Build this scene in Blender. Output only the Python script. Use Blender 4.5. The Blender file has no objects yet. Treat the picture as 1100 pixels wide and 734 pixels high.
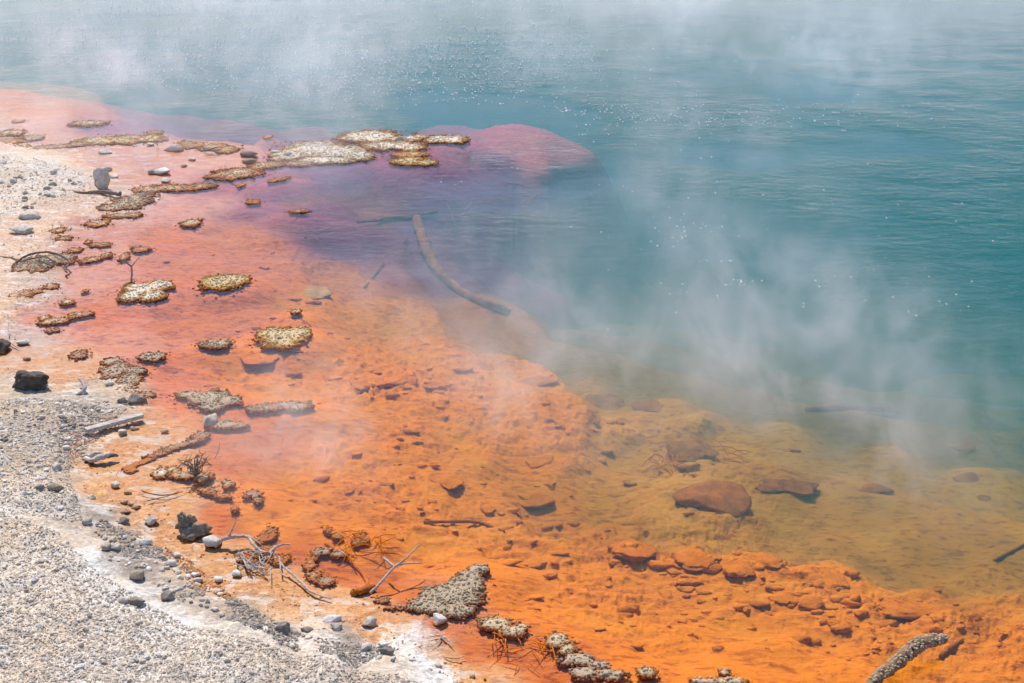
import bpy, bmesh, math, random
import numpy as np
from mathutils import Vector, Matrix, noise as mnoise

random.seed(7)
RNG = np.random.default_rng(11)
scene = bpy.context.scene
COL = scene.collection

# ------------------------------------------------------------------ camera
CAM_H, PITCH, FOCAL = 3.0, 25.0, 40.0
cam_d = bpy.data.cameras.new('camera')
cam_d.lens = FOCAL; cam_d.sensor_width = 36.0; cam_d.clip_end = 2000; cam_d.clip_start = 0.05
cam = bpy.data.objects.new('camera', cam_d); COL.objects.link(cam)
cam.location = (0, 0, CAM_H); cam.rotation_euler = (math.radians(90 - PITCH), 0, 0)
scene.camera = cam
CP, SP = math.cos(math.radians(PITCH)), math.sin(math.radians(PITCH))

def P(px, py, z=0.0):
    """where a place seen in the photograph lies on the level plane z (metres)"""
    a = (px - 550) / 1100 * 36 / FOCAL; b = (367 - py) / 1100 * 36 / FOCAL
    dx, dy, dz = a, CP + b * SP, b * CP - SP
    t = (z - CAM_H) / dz
    return (dx * t, dy * t)
def mpp(px, py):
    a = P(px - 1, py); b = P(px + 1, py)
    return (b[0] - a[0]) / 2
def ext(py, ry):
    return abs(P(550, py - ry)[1] - P(550, py + ry)[1]) / 2

# ------------------------------------------------------------------ numpy noise
def _hash(ix, iy, s):
    h = (ix.astype(np.int64) * 374761393 + iy.astype(np.int64) * 668265263 + s * 974634777) & 0xffffffff
    h = ((h ^ (h >> 13)) * 1274126177) & 0xffffffff
    return ((h ^ (h >> 16)) & 0xffff) / 65535.0
def vn(x, y, s=0):
    ix = np.floor(x); iy = np.floor(y); fx = x - ix; fy = y - iy
    fx = fx * fx * fx * (fx * (fx * 6 - 15) + 10); fy = fy * fy * fy * (fy * (fy * 6 - 15) + 10)
    a = _hash(ix, iy, s); b = _hash(ix + 1, iy, s); c = _hash(ix, iy + 1, s); d = _hash(ix + 1, iy + 1, s)
    return (a + (b - a) * fx) * (1 - fy) + (c + (d - c) * fx) * fy
def fbm(x, y, s=0, o=4, g=0.5):
    r = 0; a = 1; t = 0
    for i in range(o):
        r = r + a * vn(x * 2**i + 17.3 * i, y * 2**i - 9.1 * i, s + i); t += a; a *= g
    return r / t
def sst(a, b, x):
    t = np.clip((x - a) / (b - a), 0, 1); return t * t * (3 - 2 * t)

# ------------------------------------------------------------------ ground: survey points (px, py, height, colour class)
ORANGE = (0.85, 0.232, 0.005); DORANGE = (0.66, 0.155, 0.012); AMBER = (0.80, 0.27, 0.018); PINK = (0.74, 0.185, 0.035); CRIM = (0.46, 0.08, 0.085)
TAN = (0.80, 0.40, 0.15); PTAN = (0.70, 0.50, 0.36); ROSE = (0.64, 0.10, 0.10); OLIVE = (0.66, 0.24, 0.020); BROWN = (0.34, 0.145, 0.022); MAROON = (0.26, 0.030, 0.10)  # MAROON: dark red bed with the violet sky reflection mixed into its colour
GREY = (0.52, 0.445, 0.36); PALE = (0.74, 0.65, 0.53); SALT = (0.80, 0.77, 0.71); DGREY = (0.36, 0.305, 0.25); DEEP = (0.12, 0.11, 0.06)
LPINK = (0.74, 0.27, 0.13); PEACH = (0.80, 0.31, 0.12)
SURVEY = [
 # gravel shore
 (-60,734,.16,PALE),(60,734,.13,PALE),(150,734,.12,PALE),(250,734,.10,PALE),(350,734,.08,PALE),(420,728,.06,PALE),(-40,640,.15,PALE),(60,660,.12,PALE),
 (160,680,.10,PALE),(260,700,.08,PALE),(60,600,.09,PALE),(20,560,.09,PALE),(-40,500,.11,GREY),(40,520,.06,GREY),(30,470,.05,GREY),(40,440,.04,GREY),
 (90,440,.03,GREY),(-60,440,.08,GREY),(60,560,.07,PALE),(105,600,.065,SALT),(150,640,.06,SALT),(200,660,.055,SALT),(130,585,.04,DGREY),
 (170,600,.035,DGREY),(200,625,.035,GREY),(230,645,.03,GREY),(260,660,.03,DGREY),(300,680,.03,GREY),(330,690,.035,PALE),(400,705,.03,SALT),(450,710,.03,SALT),
 (480,725,.02,SALT),(360,690,.02,DGREY),(390,700,.02,DGREY),(440,700,.02,SALT),(455,682,.015,SALT),(505,725,-.003,TAN),(80,570,.045,GREY),(100,565,.03,DGREY),(70,505,.02,GREY),(95,470,.006,GREY),
 (115,570,.02,DGREY),(150,582,.015,DGREY),(20,415,.02,GREY),(130,432,.015,GREY),(100,420,.006,GREY),
 # upper tongue of gravel
 (0,170,.05,PALE),(40,180,.05,PALE),(80,190,.025,PALE),(0,200,.06,PALE),(50,205,.03,PALE),(10,225,.03,PALE),(-60,190,.08,PALE),(95,185,.006,PTAN),
 (40,165,.01,PTAN),(0,160,.02,PTAN),(60,230,.005,PTAN),(20,240,.010,PTAN),(100,215,.004,PTAN),(0,290,.012,PTAN),(0,330,.008,PTAN),(20,310,.006,PTAN),(-80,330,.04,PALE),(-60,270,.04,PALE),
 (140,215,-.004,PTAN),(20,270,.003,PTAN),(40,300,-.004,PTAN),(5,355,.003,PTAN),
 # film of tan water by the shore
 (10,385,-.012,TAN),(50,390,-.010,TAN),(80,395,-.008,TAN),(30,362,-.012,PTAN),(160,450,-.006,TAN),(130,480,-.006,TAN),(180,470,-.010,TAN),(100,510,-.006,TAN),(150,510,-.008,TAN),
 (100,540,-.004,TAN),(140,545,-.006,TAN),(180,540,-.010,TAN),(180,575,-.006,TAN),(230,600,-.008,TAN),(250,610,-.006,TAN),(300,650,-.006,TAN),(320,665,-.004,TAN),(380,660,-.006,TAN),
 (350,645,-.012,TAN),(430,665,-.008,TAN),(400,680,-.003,TAN),(500,705,-.008,TAN),(540,725,-.014,TAN),(470,690,-.002,PTAN),
 (110,175,-.006,PEACH),(150,170,-.006,PEACH),(200,172,-.008,PEACH),(240,172,-.010,PEACH),(150,190,-.006,PEACH),(200,190,-.012,LPINK),(60,140,-.02,PEACH),(20,125,-.012,TAN),(0,135,-.004,TAN),
 (100,135,-.05,CRIM),(50,152,-.02,PEACH),(0,112,-.03,ORANGE),(60,116,-.05,ORANGE),(30,122,-.02,ORANGE),(100,122,-.06,DORANGE),(20,138,-.006,PEACH),(200,137,-.25,MAROON),(260,141,-.22,MAROON),(150,136,-.14,CRIM),(-60,140,.02,TAN),
 # pink shallows
 (180,230,-.02,LPINK),(240,215,-.04,LPINK),(100,245,-.012,LPINK),(180,260,-.035,PINK),(100,290,-.02,LPINK),(200,290,-.06,PINK),(120,340,-.035,PINK),(260,260,-.08,PINK),
 (200,340,-.08,PINK),(300,300,-.10,PINK),(60,345,-.015,LPINK),(180,400,-.06,PINK),(130,370,-.03,LPINK),(260,340,-.10,PINK),(260,400,-.10,ORANGE),(340,380,-.12,ORANGE),
 (180,430,-.03,PINK),(290,410,-.09,ORANGE),(340,330,-.14,ORANGE),(380,300,-.20,PINK),(330,440,-.10,ORANGE),(280,480,-.07,DORANGE),(330,520,-.08,ORANGE),
 (230,470,-.04,DORANGE),(240,500,-.035,DORANGE),(220,520,-.025,TAN),(280,540,-.05,ORANGE),(250,560,-.02,DORANGE),(300,570,-.045,ORANGE),(320,590,-.02,DORANGE),(290,610,-.012,TAN),(370,560,-.08,ORANGE),
 (380,600,-.07,ORANGE),(360,620,-.045,DORANGE),(420,630,-.05,DORANGE),(440,590,-.09,ORANGE),(440,645,-.02,DORANGE),(400,480,-.12,ORANGE),(450,530,-.12,ORANGE),(420,430,-.12,ORANGE),
 # mid left towards the deep
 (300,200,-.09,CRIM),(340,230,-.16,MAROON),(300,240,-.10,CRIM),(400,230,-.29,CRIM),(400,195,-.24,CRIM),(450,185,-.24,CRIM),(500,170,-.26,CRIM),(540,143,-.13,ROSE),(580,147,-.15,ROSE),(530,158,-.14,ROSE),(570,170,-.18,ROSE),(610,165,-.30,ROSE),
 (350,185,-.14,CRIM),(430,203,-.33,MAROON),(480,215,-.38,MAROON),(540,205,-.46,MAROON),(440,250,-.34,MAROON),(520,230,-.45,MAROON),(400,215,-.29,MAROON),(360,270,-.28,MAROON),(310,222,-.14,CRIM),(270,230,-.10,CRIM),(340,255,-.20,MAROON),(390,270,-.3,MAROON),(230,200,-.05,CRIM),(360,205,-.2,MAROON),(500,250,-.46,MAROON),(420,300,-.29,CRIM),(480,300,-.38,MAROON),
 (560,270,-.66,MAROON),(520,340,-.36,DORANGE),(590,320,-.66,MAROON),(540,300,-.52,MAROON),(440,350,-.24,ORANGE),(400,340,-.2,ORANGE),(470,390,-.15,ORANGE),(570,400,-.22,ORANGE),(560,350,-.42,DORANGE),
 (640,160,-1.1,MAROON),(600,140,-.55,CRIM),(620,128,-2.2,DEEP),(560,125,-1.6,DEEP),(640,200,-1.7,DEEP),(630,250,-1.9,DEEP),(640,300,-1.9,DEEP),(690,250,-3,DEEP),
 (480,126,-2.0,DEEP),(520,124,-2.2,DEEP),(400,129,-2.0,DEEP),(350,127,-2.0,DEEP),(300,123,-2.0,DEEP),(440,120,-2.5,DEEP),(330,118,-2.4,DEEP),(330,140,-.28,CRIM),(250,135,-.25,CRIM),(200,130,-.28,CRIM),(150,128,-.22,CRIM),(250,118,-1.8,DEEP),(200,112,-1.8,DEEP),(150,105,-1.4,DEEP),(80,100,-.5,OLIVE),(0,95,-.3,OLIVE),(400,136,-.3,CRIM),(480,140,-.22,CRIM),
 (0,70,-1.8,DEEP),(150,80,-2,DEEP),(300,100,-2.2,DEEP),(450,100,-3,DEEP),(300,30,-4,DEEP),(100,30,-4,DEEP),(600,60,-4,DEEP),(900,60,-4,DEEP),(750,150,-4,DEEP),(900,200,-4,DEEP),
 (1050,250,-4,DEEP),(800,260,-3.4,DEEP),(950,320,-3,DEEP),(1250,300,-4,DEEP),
 *[(x, y, z, BROWN) for (x, y, z) in ((620,385,-0.38),(620,360,-0.62),(620,335,-1.1),(643,392,-0.39),(643,367,-0.63),(643,342,-1.07),(667,398,-0.41),(667,373,-0.65),(667,348,-1.03),(690,405,-0.42),(690,380,-0.66),(690,355,-1),(690,325,-1.8),(713,412,-0.42),(713,387,-0.65),(713,362,-0.98),(713,330,-1.8),(737,418,-0.42),(737,393,-0.65),(737,368,-0.97),(737,335,-1.8),(760,425,-0.42),(760,400,-0.64),(760,375,-0.95),(760,340,-1.8),(790,433,-0.43),(790,408,-0.65),(790,383,-0.97),(790,348,-1.8),(820,442,-0.45),(820,417,-0.67),(820,392,-0.98),(820,357,-1.8),(850,450,-0.46),(850,425,-0.68),(850,400,-1),(850,365,-1.8),(883,455,-0.47),(883,430,-0.7),(883,404,-1.03),(883,370,-1.83),(917,460,-0.49),(917,435,-0.72),(917,408,-1.07),(917,375,-1.87),(950,465,-0.5),(950,440,-0.74),(950,412,-1.1),(950,380,-1.9),(983,470,-0.51),(983,445,-0.75),(983,416,-1.12),(983,385,-1.9),(1017,475,-0.53),(1017,450,-0.77),(1017,421,-1.13),(1017,390,-1.9),(1050,480,-0.54),(1050,455,-0.78),(1050,425,-1.15),(1050,395,-1.9),(1083,480,-0.63),(1083,455,-0.89),(1083,427,-1.27),(1083,397,-2),(1117,480,-0.71),(1117,455,-0.99),(1117,428,-1.38),(1117,398,-2.1),(1150,480,-0.8),(1150,455,-1.1),(1187,480,-0.87),(1187,450,-1.33),(1223,480,-0.93),(1223,445,-1.57),(1260,480,-1),(1260,440,-1.8))],
 # olive terrace
 (640,410,-.42,AMBER),(720,425,-.58,OLIVE),(600,440,-.20,ORANGE),(680,460,-.28,AMBER),(760,450,-.52,OLIVE),(850,470,-.78,OLIVE),(780,480,-.42,AMBER),(950,490,-.85,OLIVE),(1050,520,-.85,OLIVE),(1150,540,-.9,OLIVE),
 (700,500,-.34,AMBER),(820,520,-.55,OLIVE),(900,540,-.65,OLIVE),(1000,580,-.60,OLIVE),(1100,600,-.60,OLIVE),(1200,620,-.6,OLIVE),(850,570,-.55,OLIVE),(760,550,-.40,OLIVE),(660,540,-.28,AMBER),(700,570,-.34,OLIVE),
 (950,600,-.55,OLIVE),(1050,620,-.50,OLIVE),(850,590,-.50,OLIVE),(780,580,-.42,OLIVE),
 (560,440,-.15,ORANGE),(520,430,-.15,ORANGE),(560,500,-.20,ORANGE),(500,480,-.15,ORANGE),(520,550,-.17,ORANGE),(600,560,-.24,ORANGE),(640,590,-.17,ORANGE),(480,590,-.12,ORANGE),(560,600,-.15,ORANGE),
 # near ridge and shelf
 (680,588,-.13,ORANGE),(740,598,-.13,ORANGE),(800,605,-.13,ORANGE),(860,622,-.14,ORANGE),(900,638,-.16,ORANGE),(960,650,-.17,ORANGE),(1050,652,-.20,ORANGE),(1150,660,-.22,ORANGE),
 (700,620,-.15,ORANGE),(800,640,-.14,ORANGE),(900,670,-.14,ORANGE),(1000,680,-.14,ORANGE),(1100,700,-.12,ORANGE),(620,640,-.11,ORANGE),(600,670,-.06,ORANGE),(700,690,-.09,ORANGE),(800,710,-.07,ORANGE),
 (520,620,-.10,ORANGE),(560,650,-.07,ORANGE),(560,700,-.03,DORANGE),(600,715,-.03,DORANGE),(650,730,-.03,ORANGE),(900,734,-.06,ORANGE),(1100,734,-.10,ORANGE),(480,670,-.015,DORANGE),(520,690,-.02,DORANGE),
]
def uv(x, y): return x / y * 2.2, np.log(y) * 1.6
sx = []; sz = []; sc_ = []
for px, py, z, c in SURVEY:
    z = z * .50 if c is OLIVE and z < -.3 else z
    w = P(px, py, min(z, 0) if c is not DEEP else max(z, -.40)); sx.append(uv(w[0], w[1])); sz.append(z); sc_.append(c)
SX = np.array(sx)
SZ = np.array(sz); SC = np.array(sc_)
# heights are blended on a compressed scale, so thin films stay thin beside deep water
def comp(z): return np.sign(z) * np.sqrt(np.abs(z))
def decomp(q): return np.sign(q) * q * q
SQ = comp(SZ)
def survey(x, y):
    u, v = uv(x, y); n = u.size
    u = u.ravel(); v = v.ravel()
    Q = np.zeros(n); C = np.zeros((n, 3))
    for k in range(0, n, 20000):
        d2 = (u[k:k+20000, None] - SX[None, :, 0])**2 + (v[k:k+20000, None] - SX[None, :, 1])**2
        w = 1.0 / (d2 + 0.0022)**2.5
        wc = 1.0 / (d2 + 0.0014)**2.4
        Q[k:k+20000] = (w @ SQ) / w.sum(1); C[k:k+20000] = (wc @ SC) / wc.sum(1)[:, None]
    return Q, C

PED = []
ROUGH = [(680,590,30,8,.05),(720,596,30,8,.05),(760,600,30,8,.055),(800,606,30,9,.055),(840,615,30,9,.055),(880,628,30,9,.05),(930,645,40,9,.05),(990,655,50,10,.045),(1060,660,60,10,.04),
 (430,405,35,12,.06),(400,418,40,10,.045),(470,410,35,9,.05),(380,395,30,8,.04),(480,520,70,35,.02),(600,560,60,20,.018),(330,440,60,20,.015),(830,650,90,25,.022),(690,640,60,25,.018),(760,475,60,18,.04),(650,436,70,8,.03),(450,460,80,25,.018)]
def ground_at(x, y):
    """terrain height and colour (vectorised)"""
    x = np.asarray(x, float); y = np.asarray(y, float)
    lee = np.maximum(sst(1.2, -.2, x - (9.5 - y) * .45), sst(9.5, 10.5, y))
    wx = x + 0.22 * lee * (fbm(x * 1.3, y * 1.3, 5, 3) - .5) + 0.08 * (fbm(x * 5, y * 5, 6, 3) - .5)
    wy = np.maximum(y + 0.30 * lee * (fbm(x * 1.3, y * 1.3, 8, 3) - .5) + 0.10 * (fbm(x * 5, y * 5, 9, 3) - .5), 0.6)
    Q, C = survey(wx, wy)
    z = decomp(Q).reshape(x.shape); C = C.reshape(x.shape + (3,))
    far = sst(24, 60, y); z = z * (1 - far) - 4 * far                       # the pool floor far out
    wide = np.abs(x) / (y + 3)
    z = np.where(x > 0, z, z + sst(.62, 1.3, wide) * .35 * (y < 30))         # shore continues to the left
    # far bank of the pool
    r = np.sqrt((x * .8)**2 + y**2)
    z = z + sst(52, 66, r) * 6.0 + sst(66, 160, r) * 16 * (0.6 + 0.8 * fbm(x * .02, y * .02, 77, 4))
    # near bank behind and below the viewer
    z = np.where(y < 3.2, z * 1.0 + sst(3.2, 0.6, y) * (0.5), z)
    wet = sst(0.004, -0.02, z); dry = 1 - wet
    # relief: scaly ledges under water, hummocks on shore
    l1 = fbm(x * 4.2, y * 7.5, 21, 5, .6); l2 = fbm(x * 11, y * 20, 31, 5, .62); l3 = fbm(x * 26, y * 50, 41, 3, .6)
    led = sst(.47, .50, l1) * .45 + sst(.52, .545, l2) * .40 + sst(.53, .56, l3) * .22 + sst(.6, .63, l1) * .4
    dep = np.clip(-z, 0, 1)
    amp = np.clip(dep * .20, 0, .019) * (1 - .85 * sst(.20, .34, dep))
    area = sst(.30, .62, fbm(x * .9 + 4, y * 1.2, 51, 3))                   # smooth silt next to rough plates
    amp = amp * (0.30 + 0.70 * area)
    z = z + wet * amp * (led * 1.2 - .55 + (l2 - .5) * .5)
    rg = np.zeros_like(z)
    for (px, py, rx, ry, am) in ROUGH:
        cx_, cy_ = P(px, py, -.12); sx_ = rx * mpp(px, py); sy_ = ext(py, ry)
        rg = np.maximum(rg, am * np.exp(-((x - cx_) / sx_)**2 - ((y - cy_) / sy_)**2))
    bil = 1 - np.abs(2 * fbm(x * 8, y * 11, 91, 4, .55) - 1) * 2.2
    z = z + wet * .72 * rg * (np.clip(bil, -.3, 1) * .9 + sst(.5, .54, l2) * .35 - .25)
    for (ex, ey, a, bb, tw) in PED:
        R_ = max(a, bb) * 1.3 + .75
        m_ = (np.abs(x - ex) < R_) & (np.abs(y - ey) < R_)
        if not m_.any(): continue
        dx = x[m_] - ex; dy = y[m_] - ey; c_, s_ = math.cos(tw), math.sin(tw)
        a2 = a + .03; b2 = bb + .03
        d_ = np.sqrt(((dx * c_ + dy * s_) / a2)**2 + ((-dx * s_ + dy * c_) / b2)**2) + .35 * (l2[m_] - .5)
        zz = z[m_]; far_ = (d_ - 1) * b2
        w_ = sst(.03 + 1.7 * np.clip(-zz, 0, .6), -.03, far_) * .92
        z[m_] = np.where(zz < -.02, zz * (1 - w_) + np.maximum(zz, -.020) * w_, zz)
    hum = fbm(x * 9, y * 9, 61, 4) - .5
    z = z + dry * (hum * .040 * sst(0.0, .06, z) + (fbm(x * 40, y * 40, 63, 3) - .5) * .012)
    band = np.exp(-((z - .0) / .012)**2)
    z = z + band * (fbm(x * 22, y * 22, 64, 3) - .5) * .014
    return z, C, wet, led, l2

# ------------------------------------------------------------------ material helpers
def new_mat(name):
    m = bpy.data.materials.new(name); m.use_nodes = True
    nt = m.node_tree; nt.nodes.clear()
    return m, nt
class NB:
    def __init__(s, nt): s.nt = nt
    def n(s, t, **k):
        nd = s.nt.nodes.new(t)
        for a, b in k.items():
            if a.startswith('i_'):
                key = a[2:].replace('_', ' ')
                nd.inputs[key].default_value = b
            else: setattr(nd, a, b)
        return nd
    def l(s, a, b): s.nt.links.new(a, b)
    def math(s, op, a, b=None, c=None, clamp=False):
        nd = s.nt.nodes.new('ShaderNodeMath'); nd.operation = op; nd.use_clamp = clamp
        for i, v in enumerate((a, b, c)):
            if v is None: continue
            if isinstance(v, (int, float)): nd.inputs[i].default_value = v
            else: s.nt.links.new(v, nd.inputs[i])
        return nd.outputs[0]
    def mix(s, f, a, b, bt='MIX'):
        nd = s.nt.nodes.new('ShaderNodeMix'); nd.data_type = 'RGBA'; nd.blend_type = bt
        for sock, v in ((nd.inputs[0], f), (nd.inputs[6], a), (nd.inputs[7], b)):
            if isinstance(v, (int, float)): sock.default_value = v
            elif isinstance(v, tuple): sock.default_value = v if len(v) == 4 else v + (1,)
            else: s.nt.links.new(v, sock)
        return nd.outputs[2]
    def ramp(s, f, a, b, c0=0.0, c1=1.0, smooth=True):
        nd = s.nt.nodes.new('ShaderNodeMapRange'); nd.interpolation_type = 'SMOOTHSTEP' if smooth else 'LINEAR'
        nd.inputs[1].default_value = a; nd.inputs[2].default_value = b; nd.inputs[3].default_value = c0; nd.inputs[4].default_value = c1
        s.nt.links.new(f, nd.inputs[0]); return nd.outputs[0]
    def noise(s, vec, scale, detail=4, rough=.55, dist=0.0):
        nd = s.nt.nodes.new('ShaderNodeTexNoise'); nd.inputs['Scale'].default_value = scale; nd.inputs['Detail'].default_value = detail
        nd.inputs['Roughness'].default_value = rough; nd.inputs['Distortion'].default_value = dist
        s.nt.links.new(vec, nd.inputs['Vector']); return nd.outputs['Fac']
    def vor(s, vec, scale, feature='F1'):
        nd = s.nt.nodes.new('ShaderNodeTexVoronoi'); nd.feature = feature; nd.inputs['Scale'].default_value = scale
        s.nt.links.new(vec, nd.inputs['Vector']); return nd
    def out(s, surf=None, vol=None):
        o = s.nt.nodes.new('ShaderNodeOutputMaterial')
        if surf: s.nt.links.new(surf, o.inputs['Surface'])
        if vol: s.nt.links.new(vol, o.inputs['Volume'])
    def bsdf(s, col, rough=.8, bump=None, spec=.3):
        b = s.nt.nodes.new('ShaderNodeBsdfPrincipled')
        if isinstance(col, tuple): b.inputs['Base Color'].default_value = col if len(col) == 4 else col + (1,)
        else: s.nt.links.new(col, b.inputs['Base Color'])
        if isinstance(rough, (int, float)): b.inputs['Roughness'].default_value = rough
        else: s.nt.links.new(rough, b.inputs['Roughness'])
        b.inputs['Specular IOR Level'].default_value = spec
        if bump is not None: s.nt.links.new(bump, b.inputs['Normal'])
        return b.outputs[0]
    def bump(s, h, dist, strength=1.0, prev=None):
        b = s.nt.nodes.new('ShaderNodeBump'); b.inputs['Distance'].default_value = dist; b.inputs['Strength'].default_value = strength
        s.nt.links.new(h, b.inputs['Height'])
        if prev is not None: s.nt.links.new(prev, b.inputs['Normal'])
        return b.outputs[0]

def mat_ground():
    m, nt = new_mat('ground'); b = NB(nt)
    g = b.n('ShaderNodeNewGeometry'); pos = g.outputs['Position']
    at = b.n('ShaderNodeAttribute', attribute_name='tint'); col = at.outputs['Color']
    aw = b.n('ShaderNodeAttribute', attribute_name='wet'); wet = aw.outputs['Fac']
    mp = b.n('ShaderNodeMapping'); mp.inputs['Scale'].default_value = (1, 2.0, 1); b.l(pos, mp.inputs[0]); n1 = b.noise(pos, 3.0, 3); n2 = b.noise(mp.outputs[0], 17, 5, .68); n3 = b.noise(pos, 140, 1, .6); n4 = b.noise(mp.outputs[0], 5.5, 4, .7)
    # under water: silt streaks, darker and redder growth in patches
    c = b.mix(b.ramp(n2, .42, .66, 0, .60), col, b.mix(1.0, col, (.70, .50, .50), 'MULTIPLY'))
    c = b.mix(b.ramp(n2, .575, .61, 0, .55), c, b.mix(1.0, c, (.50, .36, .6), 'MULTIPLY'))
    c = b.mix(b.ramp(n4, .56, .66, 0, .55), c, b.mix(1.0, col, (.50, .34, .55), 'MULTIPLY'))
    c = b.mix(b.ramp(n1, .50, .68, 0, .40), c, b.mix(1.0, col, (1.05, 1.30, 1.6), 'MULTIPLY'))
    # dry: gravel grain of mixed stones
    v = b.vor(pos, 75); gr = b.n('ShaderNodeSeparateColor'); b.l(v.outputs['Color'], gr.inputs[0])
    gg = b.mix(b.ramp(gr.outputs[0], 0, 1, 0, .8, False), b.mix(1.0, col, (.62, .58, .54), 'MULTIPLY'), b.mix(1.0, col, (1.12, 1.1, 1.06), 'MULTIPLY'))
    gg = b.mix(b.ramp(n1, .4, .7, 0, .5), gg, b.mix(1.0, gg, (1.08, .98, .86), 'MULTIPLY'))
    c = b.mix(wet, gg, c)
    shore = b.math('MULTIPLY', b.n('ShaderNodeAttribute', attribute_name='film').outputs['Fac'], b.ramp(n4, .52, .62, 0, .55))
    c = b.mix(shore, c, (.74, .62, .50))
    c = b.mix(b.math('MULTIPLY', b.math('SUBTRACT', 1.0, wet), b.ramp(n4, .53, .60, 0, .38)), c, (.84, .78, .69))
    c = b.mix(b.math('MULTIPLY', b.math('SUBTRACT', 1.0, wet), b.ramp(n1, .52, .64, 0, .35)), c, (.62, .43, .25))
    rough = b.ramp(wet, 0, 1, .9, .75)
    hh = b.math('ADD', b.math('MULTIPLY', n2, .020), b.math('MULTIPLY', n3, .003))
    hb = b.bump(hh, 1.0, .75)
    b.out(b.bsdf(c, rough, hb, .2)); return m

def mat_stone(name, cols, stain=True, scale=30, dark=.55):
    m, nt = new_mat(name); b = NB(nt)
    tc = b.n('ShaderNodeTexCoord'); g = b.n('ShaderNodeNewGeometry')
    oi = b.n('ShaderNodeObjectInfo')
    at = b.n('ShaderNodeAttribute', attribute_name='stone_tone')
    pos = g.outputs['Position']
    f = b.noise(pos, scale, 5, .6); f2 = b.noise(pos, scale * 4.2, 4, .65)
    c = b.mix(b.ramp(f, .35, .65), cols[0], cols[1])
    c = b.mix(b.ramp(f2, .45, .7, 0, dark), c, b.mix(1.0, c, (.5, .46, .42), 'MULTIPLY'))
    tone = b.math('ADD', oi.outputs['Random'], at.outputs['Fac'])
    tv = b.math('FRACT', b.math('MULTIPLY', tone, 7.31))
    c = b.mix(b.ramp(tv, 0, 1, 0, .75, False), c, b.mix(1.0, c, (.72, .68, .62), 'MULTIPLY'))
    if stain:
        sep = b.n('ShaderNodeSeparateXYZ'); b.l(pos, sep.inputs[0])
        zz = b.math('ADD', sep.outputs[2], b.math('MULTIPLY', f2, .012))
        c = b.mix(b.ramp(zz, .006, .020, 1, 0), c, (.62, .24, .05))
    hb = b.bump(f2, .006, .7); hb = b.bump(f, .015, .5, hb)
    b.out(b.bsdf(c, .85, hb, .25)); return m

def mat_crust(name, rim, mid, top, thr=(.004, .022)):
    """knobbly mineral crust: rusty at the waterline, salt-pale on its highest parts"""
    m, nt = new_mat(name); b = NB(nt)
    g = b.n('ShaderNodeNewGeometry'); pos = g.outputs['Position']
    sep = b.n('ShaderNodeSeparateXYZ'); b.l(pos, sep.inputs[0])
    n1 = b.noise(pos, 22, 4, .7); n2 = b.noise(pos, 90, 3, .7); n3 = b.noise(pos, 300, 1, .6)
    at = b.n('ShaderNodeAttribute', attribute_name='inner')
    sc = b.math('ADD', at.outputs['Fac'], b.math('MULTIPLY', b.math('SUBTRACT', n1, .5), .9))
    c = b.mix(b.ramp(sc, .05, .32), rim, mid)
    c = b.mix(b.ramp(sc, .30, .62), c, top)
    c = b.mix(b.ramp(n2, .42, .70, 0, .50), c, b.mix(1.0, c, (.68, .57, .46), 'MULTIPLY'))
    c = b.mix(b.ramp(sep.outputs[2], .004, .010, 1, 0), c, b.mix(.5, rim, (.50, .10, .01)))
    hb = b.bump(n2, .008, .8); hb = b.bump(n3, .003, .6, hb)
    b.out(b.bsdf(c, .75, hb, .3)); return m

def mat_wood(name, c0, c1, scale=40):
    m, nt = new_mat(name); b = NB(nt)
    tc = b.n('ShaderNodeTexCoord')
    mp = b.n('ShaderNodeMapping'); mp.inputs['Scale'].default_value = (1, 9, 9); b.l(tc.outputs['Object'], mp.inputs[0])
    f = b.noise(mp.outputs[0], scale * .3, 5, .6); f2 = b.noise(tc.outputs['Object'], scale * 3, 4)
    c = b.mix(b.ramp(f, .35, .65), c0, c1)
    c = b.mix(b.ramp(f2, .5, .7, 0, .5), c, b.mix(1.0, c, (.5, .46, .42), 'MULTIPLY'))
    b.out(b.bsdf(c, .8, b.bump(f, .006, .8), .2)); return m

def mat_sub(name, c0, c1):
    m, nt = new_mat(name); b = NB(nt)
    g = b.n('ShaderNodeNewGeometry'); pos = g.outputs['Position']
    f = b.noise(pos, 14, 5, .6); f2 = b.noise(pos, 70, 4, .65)
    c = b.mix(b.ramp(f, .38, .62), c0, c1)
    c = b.mix(b.ramp(f2, .5, .7, 0, .5), c, b.mix(1.0, c, (.55, .42, .4), 'MULTIPLY'))
    b.out(b.bsdf(c, .85, b.bump(f2, .012, .7), .1)); return m

def mat_plain(name, c0, c1, scale=3, rough=.9):
    m, nt = new_mat(name); b = NB(nt)
    g = b.n('ShaderNodeNewGeometry')
    f = b.noise(g.outputs['Position'], scale, 5, .6)
    b.out(b.bsdf(b.mix(b.ramp(f, .35, .65), c0, c1), rough, b.bump(f, .1, .5), .1)); return m

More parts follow.
